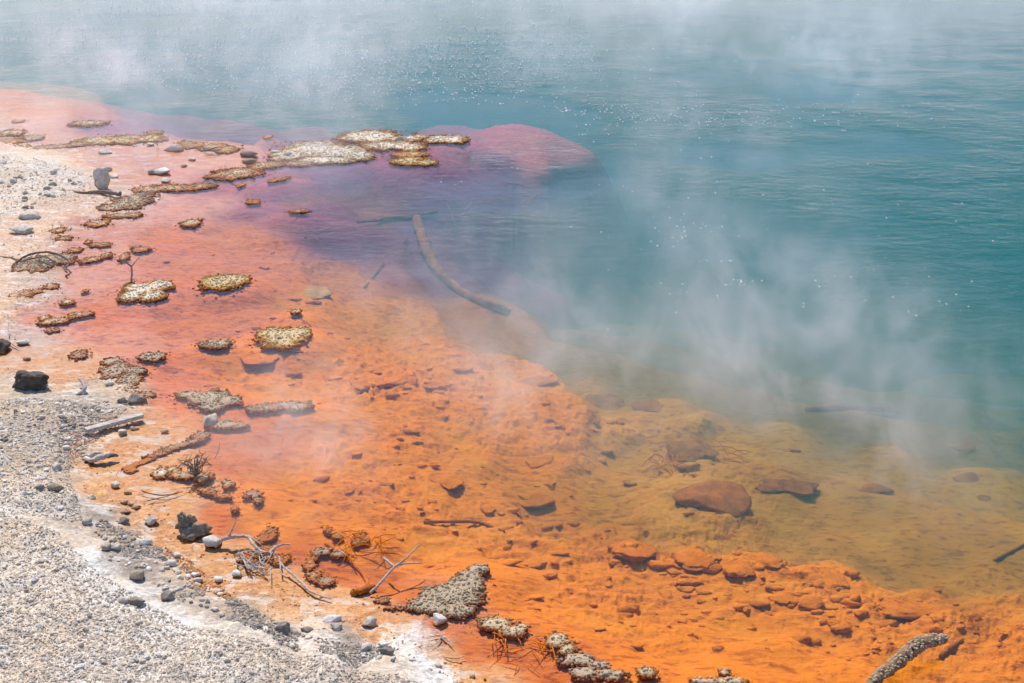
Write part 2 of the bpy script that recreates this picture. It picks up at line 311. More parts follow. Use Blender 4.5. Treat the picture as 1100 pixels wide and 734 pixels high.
def mat_water():
    m, nt = new_mat('water'); b = NB(nt)
    g = b.n('ShaderNodeNewGeometry'); pos = g.outputs['Position']
    mp = b.n('ShaderNodeMapping'); mp.inputs['Scale'].default_value = (.8, 1.35, 1); mp.inputs['Rotation'].default_value = (0, 0, math.radians(-4)); b.l(pos, mp.inputs[0])
    w1 = b.noise(mp.outputs[0], 2.0, 2, .55); w2 = b.noise(mp.outputs[0], 9, 2, .6); w3 = b.noise(mp.outputs[0], 42, 1, .55)
    sep = b.n('ShaderNodeSeparateXYZ'); b.l(pos, sep.inputs[0])
    calm = b.ramp(sep.outputs[1], 4, 12, .34, 1.0)                          # the wind reaches the open water, not the lee of the shore
    gust = b.ramp(b.noise(pos, .45, 2), .40, .60, .30, 1.35)
    amp = b.math('MULTIPLY', calm, gust)
    hw = b.math('ADD', b.math('ADD', b.math('MULTIPLY', w1, .022), b.math('MULTIPLY', w2, .011)), b.math('MULTIPLY', w3, .0035))
    hb = b.bump(b.math('MULTIPLY', hw, amp), 1.0, 1.0)
    fr = b.n('ShaderNodeFresnel'); fr.inputs['IOR'].default_value = 1.33; b.l(hb, fr.inputs['Normal'])
    gl = b.n('ShaderNodeBsdfGlossy'); gl.inputs['Roughness'].default_value = .06; b.l(hb, gl.inputs['Normal'])
    tr = b.n('ShaderNodeBsdfTransparent')
    mx = b.n('ShaderNodeMixShader'); b.l(fr.outputs[0], mx.inputs[0]); b.l(tr.outputs[0], mx.inputs[1]); b.l(gl.outputs[0], mx.inputs[2])
    vs = b.n('ShaderNodeVolumeScatter'); vs.inputs['Color'].default_value = (.012, .60, .50, 1); vs.inputs['Density'].default_value = WSC
    va = b.n('ShaderNodeVolumeAbsorption'); va.inputs['Color'].default_value = (.40, .72, .69, 1); va.inputs['Density'].default_value = WAB
    ad = b.n('ShaderNodeAddShader'); b.l(vs.outputs[0], ad.inputs[0]); b.l(va.outputs[0], ad.inputs[1])
    b.out(mx.outputs[0], ad.outputs[0]); return m
WSC, WAB = .27, 1.05

# ------------------------------------------------------------------ mesh helpers
def link(o, parent=None):
    COL.objects.link(o)
    if parent is not None: o.parent = parent
    return o
def mesh_obj(name, verts, faces, mat, parent=None, smooth=True, loc=None, attrs=None):
    me = bpy.data.meshes.new(name)
    verts = np.asarray(verts, dtype=np.float32)
    if loc is not None: verts = verts - np.asarray(loc, dtype=np.float32)
    faces = np.asarray(faces, dtype=np.int32)
    nf, k = faces.shape
    me.vertices.add(len(verts)); me.vertices.foreach_set('co', verts.ravel())
    me.loops.add(nf * k); me.loops.foreach_set('vertex_index', faces.ravel())
    me.polygons.add(nf); me.polygons.foreach_set('loop_start', np.arange(0, nf * k, k, dtype=np.int32))
    me.polygons.foreach_set('loop_total', np.full(nf, k, dtype=np.int32))
    me.polygons.foreach_set('use_smooth', np.full(nf, smooth, dtype=bool))
    me.update(calc_edges=True); me.validate()
    if attrs:
        for an, (ty, data) in attrs.items():
            a = me.attributes.new(an, ty, 'POINT')
            a.data.foreach_set('color' if ty == 'FLOAT_COLOR' else 'value', np.asarray(data, dtype=np.float32).ravel())
    me.materials.append(mat)
    o = bpy.data.objects.new(name, me)
    if loc is not None: o.location = tuple(float(v) for v in loc)
    return link(o, parent)
def tag(o, label, cat, group=None, kind=None):
    o['label'] = label; o['category'] = cat
    if group: o['group'] = group
    if kind: o['kind'] = kind
    return o
def struct(o): o['kind'] = 'structure'; return o
def empty(name, loc):
    o = bpy.data.objects.new(name, None); o.empty_display_size = .1; o.location = loc; COL.objects.link(o)
    return o
_ico = {}
def ico(sub):
    if sub not in _ico:
        bm = bmesh.new(); bmesh.ops.create_icosphere(bm, subdivisions=sub, radius=1)
        _ico[sub] = (np.array([v.co[:] for v in bm.verts]), np.array([[v.index for v in f.verts] for f in bm.faces])); bm.free()
    return _ico[sub]
def stone_shape(rng, sub=3, cuts=7, rough=.16, knob=0):
    cuts = int(cuts * 1.7)
    v, f = ico(sub); v = v.copy()
    for _ in range(cuts):
        d = rng.normal(size=3); d /= np.linalg.norm(d); h = rng.uniform(.50, .80)
        p = v @ d; over = p > h
        v[over] -= np.outer((p[over] - h) * .97, d)
    o = rng.uniform(0, 50, 3)
    for i, w in enumerate(v):
        q = Vector(w * 1.6 + o)
        n = mnoise.fractal(q, .9, 2.1, 4)
        k = 1 + rough * n
        if knob: k += knob * abs(mnoise.fractal(Vector(w * 3.2 + o), .8, 2.2, 4))
        v[i] = w * k
    return v, f
GZ_CACHE = {}
def gz(x, y):
    return float(ground_at(np.array([x]), np.array([y]))[0][0])

# ------------------------------------------------------------------ terrain sheet
M_GROUND = mat_ground()
def build_ground():
    NR, NC = 640, 820
    # rows: metres from the viewer, finest close by
    t = np.linspace(0, 1, NR)
    ys = np.concatenate([np.linspace(.35, 2.9, 14, endpoint=False), 2.9 * (27 / 2.9)**np.linspace(0, 1, NR - 54, endpoint=False), 27 * (900 / 27)**np.linspace(0, 1, 40)])
    us = np.concatenate([-np.linspace(6, .56, 22, endpoint=False), np.linspace(-.56, .56, NC - 44), np.linspace(.56, 6, 23)[1:]])
    U, Y = np.meshgrid(us, ys)
    X = U * (Y + .4)
    z, C, wet, led, l2 = ground_at(X, Y)
    nr, nc = X.shape
    bankg = sst(.6, 2.2, z) * (Y > 30)
    C = C * (1 - bankg[..., None]) + np.array([.07, .10, .04]) * bankg[..., None]
    V = np.stack([X, Y, z], -1).reshape(-1, 3)
    i = np.arange(nr - 1)[:, None] * nc + np.arange(nc - 1)[None, :]
    F = np.stack([i, i + 1, i + nc + 1, i + nc], -1).reshape(-1, 4)
    # ground behind the viewer, so the sheet closes round
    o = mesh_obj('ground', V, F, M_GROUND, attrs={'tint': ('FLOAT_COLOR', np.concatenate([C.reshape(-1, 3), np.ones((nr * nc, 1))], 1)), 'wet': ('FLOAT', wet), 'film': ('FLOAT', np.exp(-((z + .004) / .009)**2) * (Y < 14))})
    struct(o); return o
back = mesh_obj('ground', [(-900, -900, .60), (900, -900, .60), (900, .45, .60), (-900, .45, .60)], [(0, 1, 2, 3)], M_GROUND,
    attrs={'tint': ('FLOAT_COLOR', [(.55, .52, .47, 1)] * 4), 'wet': ('FLOAT', [0] * 4)})
back.name = 'shore_behind'; struct(back)

# ------------------------------------------------------------------ water body: one closed box of water, its top at z = 0
wv = [(-110, -.5, -7), (110, -.5, -7), (110, 120, -7), (-110, 120, -7), (-110, -.5, 0), (110, -.5, 0), (110, 120, 0), (-110, 120, 0)]
wf = [(3, 2, 1, 0), (4, 5, 6, 7), (0, 1, 5, 4), (1, 2, 6, 5), (2, 3, 7, 6), (3, 0, 4, 7)]
struct(mesh_obj('water', wv, wf, mat_water(), smooth=False))

# ------------------------------------------------------------------ materials
M_PALE = mat_stone('pale_stone', ((.70, .62, .51), (.50, .43, .34)))
M_WHITE = mat_stone('white_stone', ((.86, .80, .70), (.70, .62, .52)), dark=.3)
M_GREYS = mat_stone('grey_stone', ((.36, .305, .24), (.22, .18, .145)))
M_DARK = mat_stone('dark_stone', ((.15, .12, .095), (.075, .06, .048)))
M_TANS = mat_stone('tan_stone', ((.48, .40, .31), (.32, .26, .19)))
M_GRAV = mat_stone('gravel', ((.77, .65, .515), (.57, .47, .355)), scale=60)
M_GRAVD = mat_stone('dark_gravel', ((.50, .43, .35), (.29, .245, .20)), scale=60)
M_CR = mat_crust('brown_crust', (.32, .14, .04), (.44, .27, .12), (.60, .45, .27))
M_CRP = mat_crust('pale_crust', (.36, .16, .03), (.56, .40, .20), (.74, .62, .45))
M_CRG = mat_crust('grey_crust', (.27, .16, .08), (.42, .31, .19), (.47, .36, .23))
M_CRO = mat_crust('ochre_crust', (.38, .16, .02), (.54, .34, .10), (.62, .46, .24))
M_WOOD = mat_wood('grey_driftwood', (.66, .58, .48), (.38, .31, .25))
M_TWIG = mat_wood('dark_twig', (.24, .17, .13), (.13, .09, .07))
M_TWIGP = mat_wood('bleached_twig', (.58, .49, .42), (.38, .29, .22))
M_SUBO = mat_sub('orange_silt_coat', (.82, .225, .012), (.68, .17, .012))
M_SUBM = mat_sub('maroon_coat', (.50, .15, .025), (.34, .095, .02)); M_SUBL = mat_sub('log_coat', (.52, .15, .06), (.30, .08, .045))
M_SUBT = mat_sub('tan_coat', (.66, .34, .13), (.5, .22, .08))

# ------------------------------------------------------------------ crusts
CRUMBS = []
def components(cell, least=14):
    """the separate pieces of a footprint, crumbs of a few cells left out"""
    left = set(zip(*[q.tolist() for q in np.nonzero(cell)])); out = []
    while left:
        st = [left.pop()]; got = []
        while st:
            j, i = st.pop(); got.append((j, i))
            for q in ((j + 1, i), (j - 1, i), (j, i + 1), (j, i - 1)):
                if q in left: left.remove(q); st.append(q)
        if len(got) >= least:
            m = np.zeros_like(cell); g = np.array(got); m[g[:, 0], g[:, 1]] = True; out.append(m)
    return sorted(out, key=lambda m: -m.sum())[:9]
def crust(label, ells, mat, thick=.02, res=.006, nod=.009, dens=1.0, z0=0.0, cat='mineral crust', name='mineral_crust', group=None, nodule=True, frill=.35, rough=1.0):
    """ells: (px, py, rx, ry, tilt_deg) in the photo; a low plate of knobbly crust standing at the waterline"""
    thick = thick * .36; frill = frill * 1.5 + .08
    rng = np.random.default_rng(sum(ord(c) * (i + 1) for i, c in enumerate(label)))
    E = []
    for e in ells:
        px, py, rx, ry = e[:4]; tl = math.radians(e[4]) if len(e) > 4 else 0
        x, y = P(px, py, z0 + thick * .4); sx_ = rx * mpp(px, py); sy_ = max(ext(py, ry), res * 1.5)
        # tilt given in the picture: turn it into a tilt on the level plane
        if tl:
            k = ext(py, 1) / mpp(px, py); tw = math.atan(math.tan(tl) * k); 
            L = rx * math.hypot(math.cos(tl) * mpp(px, py), math.sin(tl) * ext(py, 1)); sx_ = L
            sy_ = max(ry * ext(py, 1) * math.cos(tw), res * 1.5)
        else: tw = 0
        E.append((x, y, sx_, sy_, tw))
    PED.extend(E)
    x0 = min(e[0] - max(e[2], e[3]) for e in E) - .04; x1 = max(e[0] + max(e[2], e[3]) for e in E) + .04
    y0 = min(e[1] - max(e[2] * abs(math.sin(e[4])), e[3]) for e in E) - .04; y1 = max(e[1] + max(e[2] * abs(math.sin(e[4])), e[3]) for e in E) + .04
    nx = max(8, int((x1 - x0) / res)); ny = max(8, int((y1 - y0) / res))
    if nx * ny > 60000:
        s = math.sqrt(nx * ny / 60000); nx = int(nx / s); ny = int(ny / s)
    X, Y = np.meshgrid(np.linspace(x0, x1, nx), np.linspace(y0, y1, ny))
    f = np.full(X.shape, -9.0)
    for (ex, ey, a, bb, tw) in E:
        dx = X - ex; dy = Y - ey; c, s = math.cos(tw), math.sin(tw)
        p = (dx * c + dy * s) / a; q = (-dx * s + dy * c) / bb
        f = np.maximum(f, 1 - np.sqrt(p * p + q * q))
    sd = int(rng.integers(1, 9999)); S = max(E, key=lambda e: e[2]); fs = 2.2 / max(S[3], .02)
    fs = min(fs, 30)
    f = f + frill * (fbm(X * fs, Y * fs, sd, 4, .6) - .5) * 1.6 + .10 * (fbm(X * 60, Y * 60, sd + 3, 2) - .5)
    inside = f > 0
    k = np.clip(f, 0, 1)
    top = z0 + thick * (np.sqrt(np.clip(k * 3.0, 0, 1)) * .55 + .45 * k * 1.2) + thick * .55 * (fbm(X * 26, Y * 26, sd + 7, 4, .62) - .5) * sst(0, .2, k) * rough \
        + .004 * rough * (fbm(X * 90, Y * 90, sd + 8, 2) - .45)
    bot = z0 - .011 - .016 * sst(.1, .7, k)
    ring = (f < 0) & (f > -.45); rj, ri = np.nonzero(ring)
    if len(rj):
        q_ = rng.integers(0, len(rj), int(min(260, 14 + ring.sum() * ((x1 - x0) / nx) * ((y1 - y0) / ny) / .0024)))
        for q0 in q_: CRUMBS.append((X[rj[q0], ri[q0]] + rng.normal(0, .004), Y[rj[q0], ri[q0]] + rng.normal(0, .004), nod))
    cell = inside[:-1, :-1] & inside[1:, :-1] & inside[:-1, 1:] & inside[1:, 1:]
    if cell.sum() < 4:
        return None
    thick_ = thick
    comps = components(cell)
    if not comps: return None
    cx, cy = float(X[:-1, :-1][cell].mean()), float(Y[:-1, :-1][cell].mean())
    root = None
    if len(comps) > 1: root = empty(name, (cx, cy, z0)); tag(root, label, cat, group)
    for cell in comps:
        idx = -np.ones(X.shape, int); used = np.zeros(X.shape, bool)
        used[:-1, :-1] |= cell; used[1:, :-1] |= cell; used[:-1, 1:] |= cell; used[1:, 1:] |= cell
        n = used.sum(); idx[used] = np.arange(n)
        V = np.concatenate([np.stack([X[used], Y[used], top[used]], -1), np.stack([X[used], Y[used], bot[used]], -1)])
        a = idx[:-1, :-1][cell]; b_ = idx[:-1, 1:][cell]; c_ = idx[1:, 1:][cell]; d_ = idx[1:, :-1][cell]
        F = [np.stack([a, b_, c_, d_], -1), np.stack([d_, c_, b_, a], -1) + n]
        pc = np.pad(cell, 1); H = cell.shape
        for (dy, dx, va, vb) in ((-1, 0, (0, 0), (0, 1)), (1, 0, (1, 1), (1, 0)), (0, -1, (1, 0), (0, 0)), (0, 1, (0, 1), (1, 1))):
            edge = cell & ~pc[1 + dy:1 + dy + H[0], 1 + dx:1 + dx + H[1]]
            jj, ii = np.nonzero(edge)
            v1 = idx[jj + va[0], ii + va[1]]; v2 = idx[jj + vb[0], ii + vb[1]]
            F.append(np.stack([v2, v1, v1 + n, v2 + n], -1))
        F = np.concatenate(F)
        inner = np.concatenate([k[used], k[used] * 0])
        area = used.sum() * ((x1 - x0) / nx) * ((y1 - y0) / ny)
        jj, ii = np.nonzero(used)
        wgt = np.where(k[used] < .16, 3.2, .9 * rough + .15); wgt = wgt / wgt.sum()
        cnt = int(min(2600, max(10, dens * area / (nod * nod * 1.9)))) if nodule else 8
        pick = rng.choice(len(jj), cnt, p=wgt)
        v, ff = ico(1); VV = [V]; FF = []; IN = [inner]; nv = len(v)
        jit = 1 + rng.uniform(-.28, .28, (cnt, nv, 1)); rr = (nod * (.24 + .75 * rng.random(cnt)**1.6))[:, None, None]
        s3 = rng.uniform(.75, 1.3, (cnt, 1, 3)) * rr
        cen = np.stack([X[jj[pick], ii[pick]] + rng.normal(0, res * .6, cnt), Y[jj[pick], ii[pick]] + rng.normal(0, res * .6, cnt), top[jj[pick], ii[pick]] + rr[:, 0, 0] * .15], -1)
        kn = (v[None] * jit * s3 + cen[:, None]).reshape(-1, 3)
        tf = (ff[None] + (np.arange(cnt) * nv)[:, None, None]).reshape(-1, 3) + len(V)
        VA = np.concatenate([V, kn]) - np.array([cx, cy, z0]); IA = np.concatenate([inner, np.repeat(k[jj[pick], ii[pick]], nv)])
        TR = np.concatenate([F[:, [0, 1, 2]], F[:, [0, 2, 3]], tf])
        whole = len(comps) == 1
        o = mesh_obj(name if whole else 'crust_plate', VA, TR, mat, None if whole else root, attrs={'inner': ('FLOAT', IA)})
        if whole: o.location = (cx, cy, z0); tag(o, label, cat, group); root = o
    return root

# far pale shelf at the tip of the spit
G_SPIT = 'crusts of the far spit'
crust('long pale salt crust reaching furthest out at the tip of the far spit', [(400,147,38,7),(440,149,20,4),(475,150,26,4.6),(490,149,12,3)], M_CRP, .035, .011, .013, z0=0, rough=.8)
crust('pale crust plate carrying a dark grey stone just under the long tip crust', [(418,156,34,5),(438,158,20,4)], M_CRP, .03, .011, .012)
crust('narrow ochre crust in the water right below the plate with the dark grey stone', [(442,166,20,3.2)], M_CRO, .02, .010, .011)
crust('ragged rusty brown crust lowest at the end of the far spit', [(440,173,20,4.5),(458,175,12,3)], M_CRO, .03, .010, .012)
crust('broad whitish crust shelf, the largest of the far spit', [(335,160,34,9),(365,163,32,8),(310,167,22,6),(385,167,18,6),(350,172,40,4)], M_CRP, .05, .012, .013, rough=.8)
crust('brown crust tongue between the broad whitish shelf and the purple water', [(255,186,28,7,8),(285,178,22,5,12),(320,176,16,3)], M_CR, .022, .010, .011)
crust('small round rust crumb alone in the violet water above the far spit', [(288,147,4.5,2)], M_CR, .016, .008, .009, nodule=False)
crust('long thin brown crust strip floating off the upper left shore', [(97,132.5,22,3)], M_CR, .03, .010, .011)
crust('brown crust band along the back of the spit beside the upper gravel tongue', [(108,151,26,5),(135,150,22,5),(160,149,18,4)], M_CRO, .03, .011, .012)
crust('short rusty crust bar just behind the back band of the spit', [(166,142.5,10,2)], M_CR, .022, .009, .010)
crust('ochre crust band along the middle of the spit between two wet stones', [(205,156,18,4,-6),(228,158,16,3.5),(245,161,14,3.5)], M_CRO, .022, .010, .011)
crust('thin crust line running from the upper gravel tongue along the spit', [(55,158,28,2.6,5),(85,155,16,2.5,5)], M_CR, .02, .010, .010)
crust('brown crust lumps at the far left edge behind the gravel tongue', [(12,143,16,3.5),(35,148,12,3)], M_CR, .028, .011, .012)
crust('second brown crust strip left of the thin crust line at the photo edge', [(10,152,18,3),(22,157,10,2.5)], M_CRO, .022, .010, .011)
crust('tiny brown crust bar in the shallows near the upper left corner of the shore', [(20,130,7,1.8)], M_CR, .018, .009, .009, nodule=False)
crust('low brown crust strip in pink water under the stone with orange foot', [(185,202,34,4),(160,204,18,4),(215,200,18,3)], M_CR, .022, .009, .010)
crust('wide weathered grey crust flat beside the grey pinnacle stone', [(140,217,24,7),(122,222,22,4),(150,212,14,5)], M_CRG, .026, .009, .010)
crust('broken dark crust line just below the wide weathered flat', [(128,232,18,2.8),(142,231,12,3)], M_CR, .02, .008, .009)
crust('pale crumbly crust patch between the weathered flat and the violet water', [(105,240,13,4)], M_CRP, .018, .008, .009)
crust('small domed brown crust alone in pink water right of the weathered flat', [(205,239.5,11,4.5)], M_CR, .028, .008, .009)
crust('pair of pale crumbs forming a faint crust in the violet shallows under the spit', [(272,217,10,2.6)], M_CRO, .012, .008, .008)
crust('short whitish crust sliver floating in the purple water', [(321,227,12,1.8)], M_CRP, .014, .008, .008)
crust('frayed ochre crust sprig between the spit and the whitish sliver', [(298,193,11,2.6,14)], M_CRO, .014, .008, .008)
crust('small crust knob just below the spit tongue', [(259,199,4.5,2.2)], M_CR, .016, .008, .009, nodule=False)
crust('brown crust lump above a second lump near the flat slab stones', [(62,248,9,3.6)], M_CR, .02, .008, .009)
crust('brown crust lump right beneath its twin near the flat slab stones', [(69,256,10,2.8)], M_CR, .018, .008, .009)
crust('low crust bar with a single dark crumb at its upper end', [(108,263,12,2.8),(95,260,4,2)], M_CR, .018, .008, .008)
crust('small crust cushion on the shore side of the low crust bar', [(80,269,9,3)], M_CR, .016, .008, .008)
crust('flat dark crust in pink water above the upright twig', [(152,268,11,3),(145,266,6,2)], M_CR, .018, .008, .009)
crust('crust cushion from which the thin upright twig rises', [(134,275,5.5,4.5)], M_CR, .02, .007, .008)
crust('tangled crust mound under the looping dead branch', [(40,283,24,8),(62,278,18,7),(25,287,12,5)], M_CRG, .028, .008, .009)
crust('ragged crust strip trailing right from the tangled mound', [(98,279,14,3,14),(114,274,7,3)], M_CR, .02, .008, .009)
crust('small oval brown crust below the tangled mound', [(55,307.5,8.5,3.4)], M_CR, .02, .007, .008)
crust('whitish salt crust patch at the left shore below the tangled mound', [(25,316,13,4.5),(38,313,8,3)], M_CRP, .014, .007, .007)
crust('little brown crust hump above the long slanting crust strip', [(72.5,324.5,9,3.6)], M_CR, .022, .007, .008)
crust('long slanting brown crust strip near the left shore', [(60,345,20,3.4,8),(86,338,14,4,8),(48,342,6,3)], M_CR, .024, .007, .008)
crust('thin faint crust patch under the long slanting strip', [(56,355,7.5,2.6)], M_CRG, .014, .007, .007)
crust('red brown crumb of crust standing alone left of the lobed pale island', [(91,313,3.6,2.4)], M_CR, .014, .006, .007, nodule=False)
crust('lobed pale crust island, the widest of the isolated islands', [(150,312,24,9),(172,306,16,5.5),(140,318,14,6),(163,318,16,6)], M_CRP, .036, .0075, .010, dens=1.1, frill=.28)
crust('oval ochre crust island standing alone in the salmon water', [(238,303,26,8.2),(252,301,16,6.5)], M_CRO, .038, .0075, .010, dens=1.2, frill=.16)
crust('pointed ochre crust island with pale crown, nearest of the isolated islands', [(303,363,26,11),(322,357,15,6.5),(290,358,16,6)], M_CRO, .040, .007, .010, dens=1.1, frill=.24)
crust('tiny brown crust knob behind the pointed ochre island', [(317,335,6.5,2.8)], M_CR, .022, .007, .008)
crust('slim oval crust islet left of the pointed ochre island', [(231,369.5,18,4.6)], M_CRG, .026, .007, .0085, dens=1.3)
crust('rounded greyish crust at the end of the shore crust cluster', [(162,383,15,5.5)], M_CRG, .028, .007, .009)
crust('loose crust patch in pale water above the gravel beach', [(85,381,10,6)], M_CRG, .016, .007, .008)
crust('rough crust cluster spreading between gravel beach and red shallows', [(125,398,17,9),(138,408,14,8),(120,388,12,5),(145,398,12,5)], M_CRG, .026, .0065, .0085)
crust('crust lobe reaching down toward the grey beach stones', [(135,420,10,5),(152,424,14,4)], M_CRG, .02, .0065, .008)
crust('wide grey brown crust arm jutting from the beach into orange water', [(225,427,26,8),(245,430,16,6),(205,424,18,4),(228,436,14,5)], M_CRG, .03, .0065, .0085)
crust('flat elongated crust raft right of the jutting crust arm', [(285,438,22,5),(315,436,22,5.5)], M_CRG, .024, .006, .008, dens=1.4)
crust('slim crust spit extending right from the whitish pointed stone', [(244,456,20,4.2),(258,457,10,3)], M_CRG, .024, .006, .008)
crust('stringy crust ridge slanting below the whitish pointed stone', [(195,478,24,3.6,18),(216,468,10,5),(170,488,14,2.6,14)], M_CRG, .018, .006, .0075)
crust('pale crumbly crust wedge above the dead bush in tan shallows', [(150,497,16,4,25),(140,505,8,3)], M_CRP, .008, .006, .006, nodule=False)
crust('whitish knobbly crust clump at the left foot of the dead bush', [(172,508,9,6)], M_CRP, .022, .006, .008)
crust('brown crust mat spread beneath the dead bush', [(200,510,20,5),(218,512,12,7),(186,505,10,4)], M_CR, .022, .006, .008)
crust('small dark crust tuft right of the dead bush', [(246,519.5,9,4.5)], M_CR, .020, .006, .008)
crust('frayed crust tuft further right of the dead bush with twig bits', [(271,531,11,4),(278,538,6,4)], M_CRG, .018, .006, .007)
crust('crust streak with orange tinge below the dead bush', [(222,528,14,3,-14),(240,533,10,3)], M_CR, .014, .006, .007)
crust('little crust button in dark orange shallows above the forked branch', [(252,546,5,3.2)], M_CR, .014, .006, .007)
crust('lacy crust fan in shallow water above the forked branch', [(290,573,9,9),(280,580,6,5)], M_CR, .010, .006, .007, dens=.7)
crust('pale lacy crust by the bend of the forked branch', [(268,598,14,6),(300,600,12,7),(285,590,14,4)], M_CRP, .008, .006, .006, dens=.6)
crust('dark ridged crust bar above the sunken sticks', [(345,593,16,4.5,4),(364,595,12,4)], M_CRG, .022, .0055, .0075)
crust('crumbly crust strip descending from the dark ridged bar', [(333,606,8,9),(338,618,9,6)], M_CR, .014, .0055, .007)
crust('small crust tuft at the lower end of the crumbly strip', [(352,624,10,5)], M_CRG, .018, .0055, .007)
crust('pale feathery crust tuft left of a second pale tuft in orange water', [(352,570,7,4,-25),(362,576,7,3.4,-20)], M_CRP, .010, .0055, .006)
crust('pale feathery crust tuft with lobes right of its twin in orange water', [(386,575,9,5),(382,583,6,4),(392,580,6,4)], M_CRP, .010, .0055, .006)
crust('low crust fragment left of the large foreground crust', [(411,645,9,3.6),(425,652,14,3)], M_CRG, .012, .0055, .007)
crust('large triangular foreground crust pointing into the orange shelf', [(485,640,34,13),(500,628,22,12),(462,650,26,9),(515,612,14,5),(503,620,14,7),(490,655,22,8)], M_CRG, .045, .0055, .008, dens=1.5, frill=.26)
crust('knobbly crust island below the large triangular crust', [(533,670,22,8),(550,678,16,7),(562,674,8,5)], M_CR, .036, .0055, .008, dens=1.3)
crust('round knobbly crust hump behind the bottom edge crust chain', [(600,689,16,9),(610,697,12,7)], M_CR, .036, .0055, .008, dens=1.4)
crust('crust chain running along the bottom edge of the orange shelf', [(622,709,22,7),(642,714,14,6),(655,724,22,6),(628,722,14,6)], M_CRG, .034, .0055, .008, dens=1.3)
crust('small round crust button at the bottom edge right of the crust chain', [(694,722,11,5.5)], M_CR, .036, .0055, .008, dens=1.4)
crust('low crust piece with a single raised knob at the bottom edge', [(778,722,7,5),(785,731,18,5),(755,732,14,4)], M_CR, .030, .0055, .008, dens=1.3)

def crumbs():
    rng = np.random.default_rng(77); A = np.array(CRUMBS); Z = ground_at(A[:, 0], A[:, 1])[0]
    A = A[Z > -.5]; n = len(A); v, f = ico(1); nv = len(v)
    r_ = A[:, 2] * (.25 + .8 * rng.random(n)**2)
    W = v[None] * (1 + rng.uniform(-.25, .25, (n, nv, 1))) * r_[:, None, None] * rng.uniform(.6, 1.5, (n, 1, 3)) * np.array([1, 1, .55]) + np.stack([A[:, 0], A[:, 1], np.zeros(n) + .001], -1)[:, None]
    F = (f[None] + (np.arange(n) * nv)[:, None, None]).reshape(-1, 3)
    o = mesh_obj('crust_crumbs', W.reshape(-1, 3), F, M_CR, attrs={'inner': ('FLOAT', np.repeat(rng.uniform(.1, .6, n), nv))})
    tag(o, 'loose brown crumbs round the rims of the crusts', 'crumbs', None, 'stuff')
crumbs()
build_ground()

# ------------------------------------------------------------------ stones
def stone(label, px, py, rx, ry, mat, h=None, sub=3, rough=.16, knob=0.0, name='stone', cat='stone', sink=.25, seed=None, zb=None, cuts=7, flat=None, group=None):
    """px, py: middle of the stone in the photo; rx, ry half sizes in pixels"""
    sd = seed if seed is not None else sum(ord(c) * (i + 3) for i, c in enumerate(label))
    rng = np.random.default_rng(sd)
    v, f = stone_shape(rng, sub, cuts, rough, knob)
    x, y = P(px, py + ry * .55, 0.0)
    m = mpp(px, py); a = rx * m
    # a lump seen from above: its picture height mixes depth and standing height
    dist = math.hypot(y, CAM_H); sp = CAM_H / dist; cp = y / dist
    hh = h if h is not None else min(a * .8, ry * m * .95)
    dd = max(a * .55, math.sqrt(max((ry * m)**2 - (hh * cp)**2, 0)) / sp) if flat is None else flat * a
    dd = min(dd, a * 1.25)
    s = np.array([a, dd, hh]) / np.array([np.ptp(v[:, 0]) / 2, np.ptp(v[:, 1]) / 2, np.ptp(v[:, 2]) / 2])
    v = v * s
    z = gz(x, y + dd * .3) if zb is None else zb
    z = max(z, -.004) if zb is None else z
    lo = v[:, 2].min(); v[:, 2] -= lo + hh * 2 * sink
    v[:, 2] = np.maximum(v[:, 2], -.02)
    o = mesh_obj(name, v, f, mat, attrs={'stone_tone': ('FLOAT', np.zeros(len(v)))})
    o.location = (x, y + dd * .35, z)
    tag(o, label, cat, group); return o

stone('charcoal dark rock leaning on the gravel beach at the left edge', 34, 413, 20, 13, M_DARK, rough=.3, sub=4, knob=.15, cat='rock', name='rock')
stone('dark boulder cut by the left photo edge above orange water', -2, 371, 10, 11, M_DARK, sub=4, cat='rock', name='rock')
def knobbed():
    rng = np.random.default_rng(12); x, y = P(208, 574); m = mpp(208, 570); V = []; F = []; n = 0
    for (dx, dy, zz, a, b_, h) in ((3, 0, 7, 17, 13, 11), (-9, 3, 12, 9, 8, 13), (-11, 4, 24, 5.5, 5, 5), (12, 2, 6, 9, 8, 7), (-4, 6, 18, 7, 6, 6)):
        v, f = stone_shape(rng, 4, 5, .42, .35); v = v / (np.ptp(v, axis=0) / 2) * np.array([a, b_, h]) * m
        v = v + np.array([dx, dy, zz - 3]) * m; v[:, 2] = np.maximum(v[:, 2], -.02); V.append(v); F.append(f + n); n += len(v)
    V = np.concatenate(V); o = mesh_obj('rock', V, np.concatenate(F), M_BROWN, attrs={'stone_tone': ('FLOAT', np.zeros(len(V)))}); o.location = (x, y, 0)
    tag(o, 'largest brown grey rock with a knob, between tan shallows and beach', 'rock')
M_BROWN = mat_stone('brown_stone', ((.34, .27, .19), (.20, .155, .105)))
knobbed()
stone('white angular stone from which the forked branch emerges', 226, 581, 9.5, 8, M_WHITE, sub=4)
stone('small whitish stone leaning at the foot of the largest brown rock', 200, 575, 6, 5, M_PALE)
stone('craggy pale stone left of the largest brown rock', 162, 560, 8, 5.5, M_PALE, rough=.3, knob=.25)
stone('dark grey angular stone at the edge of the tan shallows', 133, 561, 7, 5.5, M_GREYS, rough=.2)
stone('grey stone alone left of the dark beach gravel', 95, 567, 6, 5, M_PALE)
stone('two toned pointed stone standing on the crust edge above orange water', 224, 452, 8.5, 8, M_PALE, rough=.3, knob=.2)
stone('grey rounded stone touching the shore crust cluster', 147, 430, 10, 6, M_GREYS, rough=.25)
stone('dark small stone left of the grey rounded crust stone', 132, 432, 5.5, 4, M_GREYS)
stone('white pebble on the rough crust cluster', 118, 413, 5, 3, M_WHITE)
